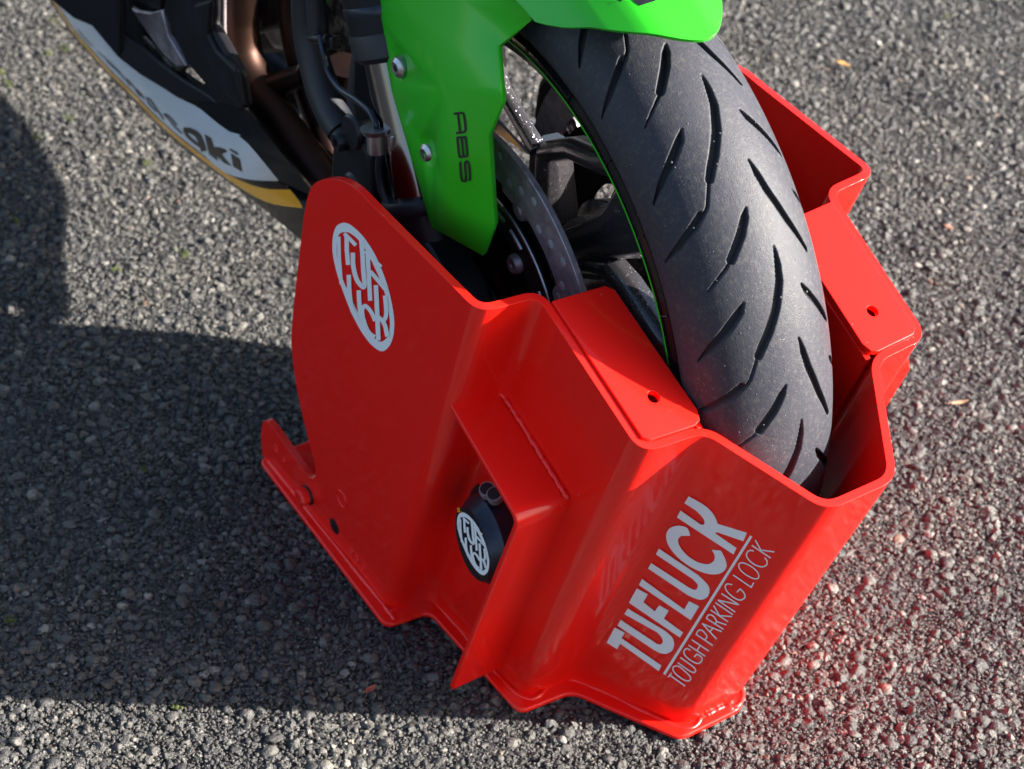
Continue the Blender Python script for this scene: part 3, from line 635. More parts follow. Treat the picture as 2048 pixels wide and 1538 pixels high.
def tyre():
    na = 150
    a = np.linspace(-np.pi/2, np.pi/2, 61)
    yy = .058*np.sin(a); rr = .247+.053*np.cos(a).clip(0)**.95
    side_y = np.array([.0525, .0550, .0570]); side_r = np.array([.2378, .2405, .2440])
    py = np.concatenate([-side_y, yy, side_y[::-1]]); pr = np.concatenate([side_r, rr, side_r[::-1]])
    s = np.concatenate([[0], np.cumsum(np.hypot(np.diff(py), np.diff(pr)))]); tot = s[-1]
    ns = int(tot/.00072); S = np.linspace(0, tot, ns); Y = np.interp(S, s, py); Rr = np.interp(S, s, pr)
    S0 = np.interp(0, py[3:-3], s[3:-3])
    th = np.concatenate([np.arange(-30, 118, .13), np.arange(118, 330, 1.5)]); nt_ = len(th)
    # one 24 degree period of the tread pattern: (angle, lateral mm, half width mm)
    G = [[(61.5, 2, .3), (59.4, 1.2, 1.6), (57.1, -1, 2.1), (54, -7.6, 2.4), (51.1, -16.2, 2.4), (49.5, -21.7, 2.2), (48.2, -25.5, 2.0)],
         [(48.3, -25.8, .45), (45, -32.6, .45), (43.9, -37, .45)],
         [(44.3, -37.5, 1.8), (43.2, -42.5, 2.2), (41.2, -51.5, 2.0), (39.6, -56.8, .7)],
         [(55.7, -28.4, .3), (54.6, -32, 2.0), (53.2, -38, 2.3), (50.2, -49.5, 2.1), (48.2, -54.5, .6)],
         [(43.2, -9.3, .3), (42.1, -12.6, 1.9), (40.2, -18.6, 2.3), (37.4, -29.3, 2.1)], [(37.2, -30, .45), (34.2, -45, .3)],
         [(55.5, 17.5, .5), (54.3, 21, 1.9), (49.6, 39, 1.9), (48.5, 42.6, .8)],
         [(48.9, 5.8, .3), (47.0, 7.8, 1.7), (44.4, 11.1, 2.0), (40.2, 19.8, 2.0), (35.3, 32.4, 1.1)],
         [(43.5, 38.3, .5), (42.8, 41.5, 1.7), (40, 52, 1.2)]]
    y2s = lambda y: np.interp(y, py[3:-3], s[3:-3])-S0
    U, Vv = np.meshgrid(th, S-S0); rad = np.interp(S, s, pr)[:, None]
    depth = np.zeros_like(U)
    X = U*np.pi/180*.285                       # arc length round the tyre
    per = 24.15
    mask = (U <= 118)
    for g in G:
        q = [(p[0], float(y2s(p[1]/1000)), p[2]*1.2/1000) for p in g]
        for k in range(-4, 4):
            off = k*per
            lo = min(p[0] for p in q)+off-1.5; hi = max(p[0] for p in q)+off+1.5
            c = np.where((th >= lo) & (th <= hi) & (th <= 118))[0]
            if len(c) == 0: continue
            Xs = X[:, c]; Vs = Vv[:, c]; D = np.full(Xs.shape, 9.)
            for p0, p1 in zip(q[:-1], q[1:]):
                ax_, ay, aw = (p0[0]+off)*np.pi/180*.285, p0[1], p0[2]; bx, by, bw = (p1[0]+off)*np.pi/180*.285, p1[1], p1[2]
                dx, dy = bx-ax_, by-ay; t = np.clip(((Xs-ax_)*dx+(Vs-ay)*dy)/(dx*dx+dy*dy), 0, 1)
                D = np.minimum(D, np.hypot(Xs-ax_-t*dx, Vs-ay-t*dy)-(aw+(bw-aw)*t))
            depth[:, c] = np.maximum(depth[:, c], np.clip(.5-D/.0010, 0, 1))
    rr2 = rad-depth*.0042
    # small moulding nibs and wear undulation
    cx = np.cos(np.radians(U)); sx = np.sin(np.radians(U))
    P = np.stack([rr2*cx, np.repeat(Y[:, None], nt_, 1), rr2*sx], -1).reshape(-1, 3)
    Pw = WC+P[:, :1]*WX+P[:, 1:2]*WY+P[:, 2:]*WZ
    for sg in (1, -1):                          # the clamp presses the tyre: flatten it where it bears on the slanted walls
        A = FA*[1, sg, 1]; nn = FN*[1, sg, 1]; lim = -.0048
        dd = (Pw-A)@nn; Pw = Pw-np.maximum(dd-lim, 0)[:, None]*nn
    i, j = np.meshgrid(np.arange(ns-1), np.arange(nt_), indexing='ij'); j2 = (j+1) % nt_
    F = np.stack([i*nt_+j, (i+1)*nt_+j, (i+1)*nt_+j2, i*nt_+j2], -1).reshape(-1, 4)[:, ::-1]
    me = bpy.data.meshes.new('front_tyre'); me.vertices.add(len(Pw)); me.vertices.foreach_set('co', Pw.astype(np.float32).ravel())
    me.loops.add(F.size); me.loops.foreach_set('vertex_index', F.astype(np.int32).ravel())
    me.polygons.add(len(F)); me.polygons.foreach_set('loop_start', np.arange(0, F.size, 4, dtype=np.int32)); me.polygons.foreach_set('loop_total', np.full(len(F), 4, np.int32))
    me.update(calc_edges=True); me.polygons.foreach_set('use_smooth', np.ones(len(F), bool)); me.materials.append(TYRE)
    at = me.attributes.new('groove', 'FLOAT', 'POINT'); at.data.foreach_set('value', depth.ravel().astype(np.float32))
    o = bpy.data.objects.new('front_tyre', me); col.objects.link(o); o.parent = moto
    # moulding nibs
    parts = []
    for k in range(70):
        t0 = random.uniform(5, 75); yv = random.uniform(-.045, .03); r0 = .247+.053*math.cos(math.asin(yv/.058))**.95
        c = WC+WX*r0*math.cos(R_(t0))+WZ*r0*math.sin(R_(t0))+WY*yv; n = WX*math.cos(R_(t0))+WZ*math.sin(R_(t0)); b = WY; cdir = np.cross(n, b); rr_ = random.uniform(.0005, .0009)
        V = [c+rr_*(math.cos(q)*b+math.sin(q)*cdir)-n*.0002 for q in np.linspace(0, 2*math.pi, 9)[:-1]]+[c+n*.0006]
        parts.append((V, [(i_, (i_+1) % 8, 8) for i_ in range(8)]))
    V, F = join_geo(parts); nb = mk('moulding_nibs', V, F, TYRE, o); nb['kind'] = 'stuff'
tyre()

# rim: lip, barrel
rim = lathe('wheel_rim', WC, WY, [(.2345, -.0558), (.2388, -.0545), (.2392, -.0500), (.2330, -.0480), (.2240, -.0460), (.2165, -.0430), (.2150, -.0250), (.2060, -.0180), (.2050, .0180), (.2150, .0250), (.2165, .0430), (.2330, .0480), (.2392, .0500), (.2385, .0538), (.2340, .0548),
      (.2255, .0545), (.2120, .0450), (.2060, .0300), (.1960, .0200), (.1960, -.0200), (.2060, -.0300), (.2120, -.0450), (.2245, -.0490), (.2264, -.0492), (.2264, -.0545), (.2300, -.0548), (.2345, -.0558)], BLACKP, moto, 160)
tp = lathe('rim_tape', WC, WY, [(.2286, -.0552), (.2266, -.0552), (.2258, -.0540), (.2258, -.0500)], TAPE, rim, 160, angle=60)
tp.data.transform(Matrix.Translation(Vector(WC)*0))
for k in range(26):                           # joints of the segmented rim stripe
    a = k*360/26+3
    p0, p1 = pol(.2300, a, -.0548), pol(.2385, a, -.0545)
    tube('stripe_joint', [p0+WY*-.0009, (p0+p1)/2+WY*-.0018, p1+WY*-.0009], .0006, BLK, rim, 6, 0)
def spoke(pts, ww, hy, name='spoke', y0=0):
    # pts: (r, deg); ww: widths; box with chamfered front
    P = [np.array([r*math.cos(R_(d)), r*math.sin(R_(d))]) for r, d in pts]
    V = []; F = []; n = len(P)
    for i in range(n):
        t = P[min(i+1, n-1)]-P[max(i-1, 0)]; t /= np.linalg.norm(t); nn = np.array([-t[1], t[0]]); h = ww[i]/2; hy_ = hy[i]
        for (a, y) in ((-1, -hy_*.25), (-.72, -hy_*.78), (-.22, -hy_), (.22, -hy_), (.72, -hy_*.78), (1, -hy_*.25), (.8, hy_*.7), (-.8, hy_*.7)):
            q = P[i]+nn*a*h; V.append(wh((q[0], y+y0, q[1])))
    for i in range(n-1):
        for k in range(8): k2 = (k+1) % 8; F.append((i*8+k, i*8+k2, (i+1)*8+k2, (i+1)*8+k))
    F.append(tuple(range(7, -1, -1))); F.append(tuple((n-1)*8+k for k in range(8)))
    o = mk(name, V, F, FLAKE, rim); bm = bmesh.new(); bm.from_mesh(o.data); bmesh.ops.recalc_face_normals(bm, faces=bm.faces); bm.to_mesh(o.data); bm.free(); bevel(o, .0022, 3, 25); return o
for k in range(3):
    d = -120*k
    spoke([(.035, 92+d), (.09, 92+d), (.130, 94+d)], [.036, .026, .024], [.026, .018, .014], y0=-.010)
    spoke([(.124, 94+d), (.143, 106+d), (.16, 112+d), (.203, 118+d)], [.014, .012, .012, .018], [.008, .007, .007, .010], y0=-.024)
    spoke([(.124, 92+d), (.15, 78+d), (.170, 67+d), (.204, 60+d)], [.018, .018, .020, .030], [.014, .013, .013, .018], y0=-.016)
    spoke([(.035, 62+d), (.08, 58+d), (.14, 50+d), (.172, 50+d), (.205, 50+d)], [.045, .038, .044, .066, .095], [.030, .024, .020, .018, .022], y0=-.010)
    spoke([(.085, 44+d), (.119, 39+d), (.134, 33+d), (.172, 19+d), (.204, 13+d)], [.022, .020, .018, .020, .030], [.014, .012, .012, .012, .018], y0=-.018)
lathe('hub', WC, WY, [(.0001, -.070), (.022, -.070), (.026, -.064), (.034, -.060), (.050, -.056), (.052, -.045), (.040, -.035), (.036, 0), (.040, .035), (.052, .045), (.050, .056), (.026, .062), (.0001, .07)], FLAKE, rim, 48)

# brake discs
def disc(s):
    y = s*.0680
    ring = []
    seg = 96
    d_ = lathe('brake_disc', WC, WY, [(.122, y-.0025), (.1545, y-.0025), (.155, y-.002), (.155, y+.002), (.1545, y+.0025), (.122, y+.0025), (.122, y-.0025)], STEEL, moto, 128)
    parts = []
    for k in range(54):                          # drilled holes
        a = k*360/54; r = (.1300, .1440, .1370)[k % 3]
        c = pol(r, a, y+s*.0026*1.0); V = [c+WX*.0032*math.cos(q)+WZ*.0032*math.sin(q) for q in np.linspace(0, 2*math.pi, 15)[:-1]]
        V = V+[v-WY*s*.0004 for v in V]; 
        lathe('drilled_hole', pol(r, a, y+s*.0024), WY*s, [(.0001, .00035), (.0030, .00035), (.0036, .0002)], HOLE, d_, 14)
    cr_ = lathe('disc_carrier', WC, WY, [(.060, y-s*.001), (.100, y-s*.001), (.112, y-s*.0005), (.112, y-s*.006), (.060, y-s*.006)], BLACKP, d_, 96)
    for k in range(10):
        a = 57+36*k
        lathe('bobbin', pol(.117, a+15, y-s*.001), WY*s, [(.0001, .0045), (.004, .0045), (.0042, .0025), (.0085, .0025), (.0095, -.001)], STEEL, d_, 24)
    if s < 0:
        ab = lathe('sensor_ring', WC, WY, [(.086, y-.0060), (.1065, y-.0060), (.1075, y-.0055), (.1075, y-.0025), (.086, y-.0025), (.086, y-.0060)], DARKM, moto, 128)
        for k in range(24):
            a = 57.5+15*k+7.5
            if k % 4 == 3: continue
            P = []
            for q in np.linspace(-5.2, 5.2, 8): P.append(pol(.0985, a+q, y-.0064))
            tube('sensor_slot', P, .0021, ALU, ab, 8, 0)
        lathe('ring_edge', WC, WY, [(.1062, y-.0063), (.1085, y-.0062), (.1088, y-.0050)], ALU, ab, 128)
        for k in range(5):
            lathe('ring_bolt', pol(.082, 57.4+72*k, y-.006), -WY, [(.0001, .0035), (.0025, .0035), (.0030, .0050), (.0062, .0055), (.0080, .0035), (.0085, 0)], STEEL, ab, 28)
HOLE = mat('hole_grey', (.30, .30, .32), .6)  # pale grey caps laid on the disc for its drilled holes
disc(-1); disc(1)
# axle end, spacers
lathe('axle_nut', wh((0, 0, 0)), -WY, [(.0001, .128), (.010, .128), (.013, .126), (.016, .118), (.016, .100), (.022, .099), (.0235, .096), (.0235, .084), (.019, .083), (.019, .078), (.027, .077), (.028, .070), (.024, .062)], DARKM, moto, 40)
lathe('spacer_ring', wh((0, 0, 0)), -WY, [(.0236, .0935), (.0242, .093), (.0242, .0905), (.0236, .0900)], ALU, moto, 40)
lathe('carrier_hub', wh((0, 0, 0)), -WY, [(.024, .076), (.036, .075), (.044, .068), (.060, .066), (.062, .060)], BLACKP, moto, 48)

# forks
def fork(s):
    Y = -.107 if s < 0 else .107
    f = lambda t: np.array((-.0350-.485*t, Y, .300+t))   # along the rake, t = height over the axle
    tube('fork_lower', [f(-.045), f(-.01), f(.035), f(.060)], [.030, .031, .0275, .0270], DARKM, moto, 32, 3)
    tube('dust_seal', [f(.060), f(.063), f(.069), f(.071)], [.0285, .0300, .0300, .0285], RUB, moto, 32, 0)
    tube('fork_tube', [f(.05), f(.20)], .0200, CHROME, moto, 36, 0)
    ou = tube('fork_outer', [f(.176), f(.60)], .0262, PLAST, moto, 36, 0)
    tube('fork_wiper', [f(.168), f(.172), f(.184), f(.188)], [.022, .0272, .0272, .0262], RUB, moto, 36, 0)
    tube('fork_collar', [f(.200), f(.2015), f(.206), f(.207)], [.0262, .0268, .0268, .0262], ANOD, moto, 36, 0)
    tube('fork_collar', [f(.232), f(.2335), f(.247), f(.249)], [.0262, .0272, .0272, .0262], ANOD, moto, 36, 0)
    # caliper mount and caliper behind the leg
    c = f(.02)
fork(-1); fork(1)
def dropout(s):
    Y = s*.107
    pts = [(-.070, .345), (-.030, .352), (.012, .335), (.030, .305), (.020, .275), (-.012, .262), (-.045, .272), (-.075, .310)]
    prism('axle_clamp', [(x, Y-.016, z) for x, z in pts], (0, .032, 0), DARKM, moto, .004, 3)
dropout(-1); dropout(1)
def caliper(s):
    Y = s*.100
    pts = [(-.100, .375), (-.105, .392), (-.125, .405), (-.150, .395), (-.168, .370), (-.172, .335), (-.150, .300), (-.120, .290), (-.105, .320), (-.095, .350)]
    c = prism('brake_caliper', [(x, Y-.030, z) for x, z in pts], (0, .045, 0), PLAST, moto, .006, 3)
    for (x, z) in ((-.145, .385), (-.150, .330)):
        lathe('caliper_bolt', (x, Y-s*0-(.030 if s < 0 else -.015), z), (0, s, 0), [(.0001, .006), (.003, .006), (.0035, .009), (.007, .009), (.008, .007), (.008, 0)], DARKM, c, 20)
    for k, z in enumerate((.345, .400)):
        lathe('piston_cover', (-.132, Y+(s*.030 if s < 0 else .015), z), (0, s, 0), [(.0001, .003), (.013, .003), (.015, 0)], DARKM, c, 28)
caliper(-1); caliper(1)

# ---- mudguard
def mudguard():
    g = tag(empty('front_mudguard'), None); g.parent = moto
    # leg panel, faceted
    v = dict(a=(700, -110, -.113), b=(733, 0, -.116), c=(790, 210, -.119), d=(862, 455, -.124), e=(965, 512, -.118), f=(990, 450, -.112), g=(977, 272, -.113), h=(1003, 205, -.113), i=(1000, 170, -.112),
             j=(996, 92, -.102), k=(1062, 42, -.084), m=(816, 8, -.1165), n=(930, 4, -.106), p=(1062, 27, -.0865), u1=(836, 60, -.1185), u2=(925, 101, -.1160), u3=(887, 180, -.1265), u4=(906, 412, -.1285), o=(800, -110, -.108), q=(930, -110, -.094), r=(1062, -110, -.078))
    keys = list(v); V = [gy(*v[k]) for k in keys]; ix = {k: i for i, k in enumerate(keys)}
    faces = ['abmo', 'b1', 'cd43', 'omnq', 'qnpr']
    F = [('a', 'b', 'm', 'o'), ('b', 'u1', 'm'), ('b', 'c', 'u3', 'u1'), ('c', 'd', 'u4', 'u3'), ('u1', 'u3', 'u2'), ('m', 'u1', 'u2', 'n'), ('n', 'u2', 'j', 'k'), ('n', 'k', 'p'), ('u2', 'u3', 'i', 'j'), ('u3', 'h', 'i'), ('u3', 'g', 'h'),
         ('u3', 'u4', 'g'), ('u4', 'f', 'g'), ('u4', 'd', 'e'), ('u4', 'e', 'f'), ('o', 'm', 'n', 'q'), ('q', 'n', 'p', 'r')]
    o = mk('leg_panel', V, [[ix[k] for k in f] for f in F], GREEN, g)
    bm = bmesh.new(); bm.from_mesh(o.data); bmesh.ops.recalc_face_normals(bm, faces=bm.faces)
    if sum(f.normal.y for f in bm.faces) > 0: bmesh.ops.reverse_faces(bm, faces=bm.faces)
    bm.to_mesh(o.data); bm.free()
    solid(o, .0055, -1, 0)
    # dished recesses of the two bolts
    cut = []
    for (px, py) in ((796, 124), (853, 296)):
        bmx = bmesh.new(); bmx.from_mesh(o.data); bvx = BVHTree.FromBMesh(bmx); bmx.free(); q = ray(px, py); q = q/np.linalg.norm(q); c = bvx.ray_cast(Vector(CPOS), Vector(q))[0]
        bpy.ops.mesh.primitive_uv_sphere_add(segments=48, ring_count=24, radius=.0260, location=(c[0], c[1]-.0218, c[2])); cut.append(bpy.context.object)
    for k, s in enumerate(cut):
        b = o.modifiers.new('c%d' % k, 'BOOLEAN'); b.object = s; b.solver = 'EXACT'; b.operation = 'DIFFERENCE'
    b = o.modifiers.new('b', 'BEVEL'); b.width = .0008; b.segments = 2; b.limit_method = 'ANGLE'; b.angle_limit = R_(62)
    bpy.context.view_layer.update(); bake(o, 62); o.modifiers.clear()
    for s in cut: bpy.data.objects.remove(s)
    for (px, py) in ((801, 134), (858, 306)):
        c = gy(px, py, -.1190)
        bl = lathe('mudguard_bolt', c, (.05, -1, .02), [(.0001, .0020), (.0022, .0020), (.0024, .0050), (.0048, .0052), (.0078, .0030), (.0084, .0012), (.0084, -.003)], ALU, g, 36)
        lathe('hex_socket', c, (.05, -1, .02), [(.0001, .0021), (.0024, .0021), (.0024, .0026)], BLK, bl, 6)
    # ABS lettering
    S = []; z = 9.05
    def st(p, n=0): S.append(ribbon(cr(p, n) if n else p, 42))
    st([(160, 160), (270, 143), (325, 145), (350, 200), (378, 430), (355, 482), (310, 495), (205, 505)], 3); st([(240, 150), (276, 480)])
    st([(215, 592), (388, 575)]); st([(228, 595), (258, 890), (290, 940), (335, 925)], 3); st([(375, 580), (408, 880), (390, 925), (345, 930)], 3); st([(305, 590), (340, 930)])
    st([(300, 1030), (282, 1070), (305, 1330), (345, 1372), (385, 1335), (368, 1080), (385, 1025), (420, 1030), (445, 1100), (458, 1310), (435, 1362)], 3)
    me = o.data; bm = bmesh.new(); bm.from_mesh(me); bv = BVHTree.FromBMesh(bm); bm.free()
    def hit(px, py, off, bv=bv):
        q = ray(px, py); q = q/np.linalg.norm(q); h = bv.ray_cast(Vector(CPOS), Vector(q))
        if h[0] is None: return gy(px, py, -.125)
        n = h[1] if h[1].dot(Vector(q)) < 0 else -h[1]
        return np.array(h[0]+n*off)
    decal('lettering', S, lambda v_, k: hit(890+v_[0]/z, 210+v_[1]/z, .0004+.00003*k), BLK, g, (0, -1, 0))
    # crown over the tyre: surface round the axle, front edge from the photograph's outline
    ths = np.array([99, 90, 80, 72, 66, 62.5, 61, 62, 66, 74, 86])
    ys = np.array([-.0800, -.0785, -.0760, -.0700, -.0560, -.036, -.012, .004, .020, .034, .048, .062, .074])
    cols = cr(list(zip(ys, CROWN_END)), 4); nr = 26; V = []; F = []
    for (y, te) in cols:
        for k in range(nr+1):
            t = te+(150-te)*k/nr; a = abs(y)/.08
            r = float(np.interp(a, [0, .42, .50, .78, 1.0], [.3385, .3350, .3325, .3160, .2910]))
            V.append(pol(r, t, y))
    m = nr+1
    for i in range(len(cols)-1):
        for k in range(nr): F.append((i*m+k, (i+1)*m+k, (i+1)*m+k+1, i*m+k+1))
    c = mk('crown', V, F, GREEN, g); bm = bmesh.new(); bm.from_mesh(c.data); bmesh.ops.recalc_face_normals(bm, faces=bm.faces)
    if sum(f.normal.z for f in bm.faces) < 0: bmesh.ops.reverse_faces(bm, faces=bm.faces)
    bm.to_mesh(c.data); bm.free(); solid(c, .0035, -1, .0014, 3, 55); bake(c, 40)
    bm = bmesh.new(); bm.from_mesh(c.data); bv2 = BVHTree.FromBMesh(bm); bm.free()
    L = []
    for p in ([(1232, 0), (1247, 0), (1240, 4)], [(1262, -4), (1300, -8), (1312, 2), (1280, 12), (1272, 6)], [(1262, -30), (1310, -30), (1308, -14), (1258, -12)]): L.append(([np.array(q, float) for q in p], [tuple(range(len(p)))]))
    def hit2(v_, k):
        q = ray(*v_); q = q/np.linalg.norm(q); h = bv2.ray_cast(Vector(CPOS), Vector(q)); n = h[1] if h[1].dot(Vector(q)) < 0 else -h[1]; return np.array(h[0]+n*.0004)
    decal('lettering', L, hit2, BLK, g, (.5, -.3, .8))
CROWN_END = [78, 77, 75.6, 73.0, 69.0, 65.2, 62.8, 63.2, 66.6, 72.0, 78, 84, 92]
mudguard()

# ---- belly fairing, near side
def belly():
    b = empty('belly_fairing'); b.parent = moto
    def loft(name, rows, mt, thick=.003):
        n = max(len(r) for r, _ in rows); V = []; F = []
        R2 = []
        for pts, ys in rows:
            yy = ys if not np.isscalar(ys) else [ys]*len(pts)
            Q = [gy(p[0], p[1], y) for p, y in zip(pts, yy)]
            C = cr(Q, 5); s = np.concatenate([[0], np.cumsum([np.linalg.norm(C[i+1]-C[i]) for i in range(len(C)-1)])]); s /= s[-1]
            C = np.array(C); R2.append(np.stack([np.interp(np.linspace(0, 1, 31), s, C[:, j]) for j in range(3)], -1))
        for r in R2: V += list(r)
        for i in range(len(R2)-1):
            for k in range(30): F.append((i*31+k, i*31+k+1, (i+1)*31+k+1, (i+1)*31+k))
        o = mk(name, V, F, mt, b); bm = bmesh.new(); bm.from_mesh(o.data); bmesh.ops.recalc_face_normals(bm, faces=bm.faces)
        if sum(f.normal.y for f in bm.faces) > 0: bmesh.ops.reverse_faces(bm, faces=bm.faces)
        bm.to_mesh(o.data); bm.free(); solid(o, thick, -1, 0); bake(o, 40); return o
    yb = [-.100]*12
    lip = [(40, -90), (99, 0), (137, 61), (171, 102), (212, 147), (260, 195), (301, 239), (342, 277), (393, 318), (454, 362), (513, 407), (564, 448), (610, 487)]
    ora0 = [(44, -92), (103, -2), (141, 59), (175, 99), (216, 144), (264, 192), (305, 235), (346, 273), (398, 315), (455, 358), (500, 388), (545, 408), (609, 417)]
    ora1 = [(46, -94), (106, -4), (144, 56), (179, 96), (220, 141), (268, 188), (309, 231), (351, 269), (402, 309), (456, 348), (497, 368), (535, 378), (580, 379)]
    whi0 = [(47, -95), (107, -5), (146, 55), (181, 95), (222, 140), (270, 187), (311, 230), (353, 268), (404, 307), (430, 331), (458, 349), (505, 360), (557, 362)]
    whi1 = [(60, -105), (118, -15), (155, 30), (200, 60), (240, 92), (283, 140), (310, 163), (350, 192), (395, 214), (427, 240), (456, 262), (490, 281), (557, 361)]
    top = [(100, -140), (160, -60), (200, -30), (250, 0), (290, 60), (320, 100), (350, 130), (390, 160), (430, 180), (470, 205), (510, 240), (550, 290), (640, 400)]
    bot = [(x+3, y+1) for x, y in lip]
    LP = [gy(x, y, -.1) for x, y in lip]; V = []; F = []
    for yo, zo in ((0, .0005), (.012, -.004), (.026, -.005), (.040, -.002), (.044, .003)):
        for p in LP: V.append(p+np.array([0, yo, zo]))
    nl = len(LP)
    for i in range(4):
        for k in range(nl-1): F.append((i*nl+k, i*nl+k+1, (i+1)*nl+k+1, (i+1)*nl+k))
    o = mk('fairing_bottom', V, F, BLACKP, b); solid(o, .003, 1, 0); bake(o, 40)
    loft('lip', [(lip, -.100), (ora0, -.1025)], BLACKP)
    loft('amber_band', [(ora0, -.1030), (ora1, -.1045)], YEL)
    loft('black_band', [(ora1, -.1045), (whi0, -.1052)], BLACKP)
    w1 = loft('white_band', [(whi0, -.1055), ([((x0+x1)/2, (y0+y1)/2) for (x0, y0), (x1, y1) in zip(whi0, whi1)], -.1140), (whi1, -.1190)], WHP)
    loft('upper_side', [(whi1, -.1190), (top, -.1120)], BLACKP)
    # nose of the pan, black
    loft('pan_nose', [([(555, 362), (580, 379), (609, 417), (612, 450), (612, 487)], [-.118, -.104, -.103, -.101, -.100]), ([(590, 340), (620, 372), (650, 410), (660, 450), (660, 500)], -.09), ([(640, 330), (680, 372), (700, 410), (710, 450), (700, 500)], -.03)], BLACKP)
    for nm in list(b.children):
        if nm.name.split('.')[0] in ('lip', 'amber_band', 'black_band', 'white_band', 'upper_side', 'fairing_bottom'):
            c2 = nm.copy(); c2.data = nm.data.copy(); c2.data.transform(Matrix.Translation((.025, -.022, 0)) @ Matrix.Scale(-1, 4, (0, 1, 0))); c2.data.flip_normals(); col.objects.link(c2)
    # far side panel of the bodywork rising from the belly
    pr = [(-.300, .30), (-.330, .42), (-.40, .60), (-.55, .80), (-1.5, .85), (-1.5, .17), (-.70, .170), (-.42, .185)]
    prism('side_fairing', [(x, .118, z) for x, z in pr], (0, .012, 0), BLACKP, moto, .003)
    prism('engine_block', [(x, -.05, z) for x, z in [(-.46, .30), (-.42, .62), (-1.2, .70), (-1.2, .24), (-.60, .22)]], (0, .12, 0), DARKM, moto, .01)
    bm = bmesh.new(); bm.from_mesh(w1.data); bv = BVHTree.FromBMesh(bm); bm.free(); z = 4.048
    def hit(v_, k):
        q = ray(80+v_[0]/z, v_[1]/z); q = q/np.linalg.norm(q); h = bv.ray_cast(Vector(CPOS), Vector(q))
        if h[0] is None: return gy(80+v_[0]/z, v_[1]/z, -.1125)
        n = h[1] if h[1].dot(Vector(q)) < 0 else -h[1]; return np.array(h[0]+n*(.0006+.00004*k))
    L = []
    def poly(p): L.append(([np.array(q, float) for q in p], [tuple(range(len(p)))]))
    poly([(1335, 1083), (1388, 1117), (1412, 1190), (1450, 1188), (1497, 1205), (1522, 1226), (1472, 1246), (1552, 1342), (1492, 1316), (1436, 1262), (1440, 1300), (1372, 1246)])
    poly([(1535, 1195), (1605, 1235), (1611, 1257), (1545, 1216)]); poly([(1548, 1238), (1618, 1282), (1638, 1388), (1568, 1345)])
    L.append(ribbon(cr([(1165, 1052), (1222, 1056), (1278, 1092), (1308, 1150), (1330, 1222)], 4), [44]*17)); L.append(ribbon(cr([(1180, 1075), (1225, 1125), (1290, 1175), (1325, 1200)], 4), 22))
    for p, wd in (([(1110, 1040), (1160, 1082), (1100, 1030), (1050, 970), (1010, 920), (1050, 940), (1110, 1010)], 14), ([(1005, 965), (955, 890), (900, 810), (870, 790), (890, 840), (945, 900)], 13),
                  ([(850, 800), (800, 735), (780, 722), (815, 780)], 12), ([(770, 715), (720, 650), (700, 640), (735, 695)], 10), ([(690, 640), (640, 575), (560, 495), (500, 440), (470, 415)], 9), ([(660, 600), (600, 545), (540, 490)], 7), ([(430, 370), (380, 320), (330, 262), (310, 235)], 8)):
        L.append(ribbon(cr(p, 3), wd*.7))
    decal('lettering', L, hit, BLK, b, (0, -1, 0))
belly()

# ---- dark bodywork, header pipes, hoses and engine parts behind the fork
def pnl(name, pts, y, mt, thick=.004, parent=None, bev=.0015):
    ys = y if not np.isscalar(y) else [y]*len(pts)
    V = [gy(p[0], p[1], q) for p, q in zip(pts, ys)]
    return prism(name, V, (0, thick, 0), mt, parent or moto, bev)
pnl('side_fairing', [(80, -110), (102, 0), (148, 37), (184, 52), (205, 72), (237, 117), (238, 60), (236, 0), (232, -110)], [-.175, -.165, -.150, -.145, -.140, -.135, -.140, -.150, -.16], PURP)
pnl('side_fairing', [(235, -110), (236, 0), (238, 117), (280, 150), (360, 198), (435, 207), (418, 192), (365, 160), (322, 128), (245, 62), (246, 0), (240, -110)], [-.16, -.15, -.135, -.132, -.125, -.118, -.116, -.118, -.122, -.13, -.14, -.15], PLAST)
pnl('vent_shade', [(246, -60), (246, 62), (322, 128), (365, 140), (374, 130), (345, 60), (322, 22), (318, -60)], [-.10]*8, BLK, .01)  # black sheet, painted shade for the interior of the fairing opening
pnl('vent_bracket', [(247, 8), (272, 22), (300, 26), (322, 20), (335, 70), (372, 132), (350, 141), (340, 132), (285, 52), (247, 55)], [-.112]*10, ALUD if False else STEEL, .006)
pnl('vent_bracket', [(275, 76), (288, 72), (340, 130), (370, 133), (362, 145), (342, 141)], [-.114]*6, BROWN, .006)
pnl('inner_fairing', [(318, -110), (330, 0), (324, 20), (340, 60), (372, 128), (400, 160), (436, 207), (486, 220), (474, 150), (448, 100), (420, 50), (421, 0), (424, -110)], [-.118]*13, PLAST, .012, bev=.004)
pnl('inner_fairing', [(385, 10), (420, 0), (415, 70), (430, 100), (470, 140), (484, 216), (450, 190), (400, 110), (385, 60)], [-.122]*9, PLAST, .006, bev=.003)
pnl('side_grille', [(421, -60), (446, -60), (446, 60), (455, 130), (415, 70)], [-.100]*5, STEEL, .004)
hp = [(478, -90), (477, 0), (478, 50), (488, 110), (512, 172), (552, 232), (600, 300), (640, 352), (690, 420)]
tube('exhaust_header', [gy(x, y, -.075) for x, y in hp], .0182, EXH, moto, 32, 8)
hp2 = [(588, -90), (586, 0), (592, 60), (606, 130), (626, 200), (648, 270), (668, 340), (700, 420)]
tube('exhaust_header', [gy(x, y, -.030) for x, y in hp2], .0150, EXH, moto, 32, 8)
tube('header_crossover', [gy(545, 172, -.066), gy(608, 150, -.045)], .0110, EXH, moto, 24, 0)
tube('crossover_flange', [gy(542, 173, -.064), gy(549, 171, -.062)], .0135, EXH, moto, 24, 0)
tube('exhaust_header', [gy(x, y, -.022) for x, y in [(640, 110), (640, 180), (655, 250), (640, 300), (600, 330), (560, 330)]], .017, EXH, moto, 24, 6)
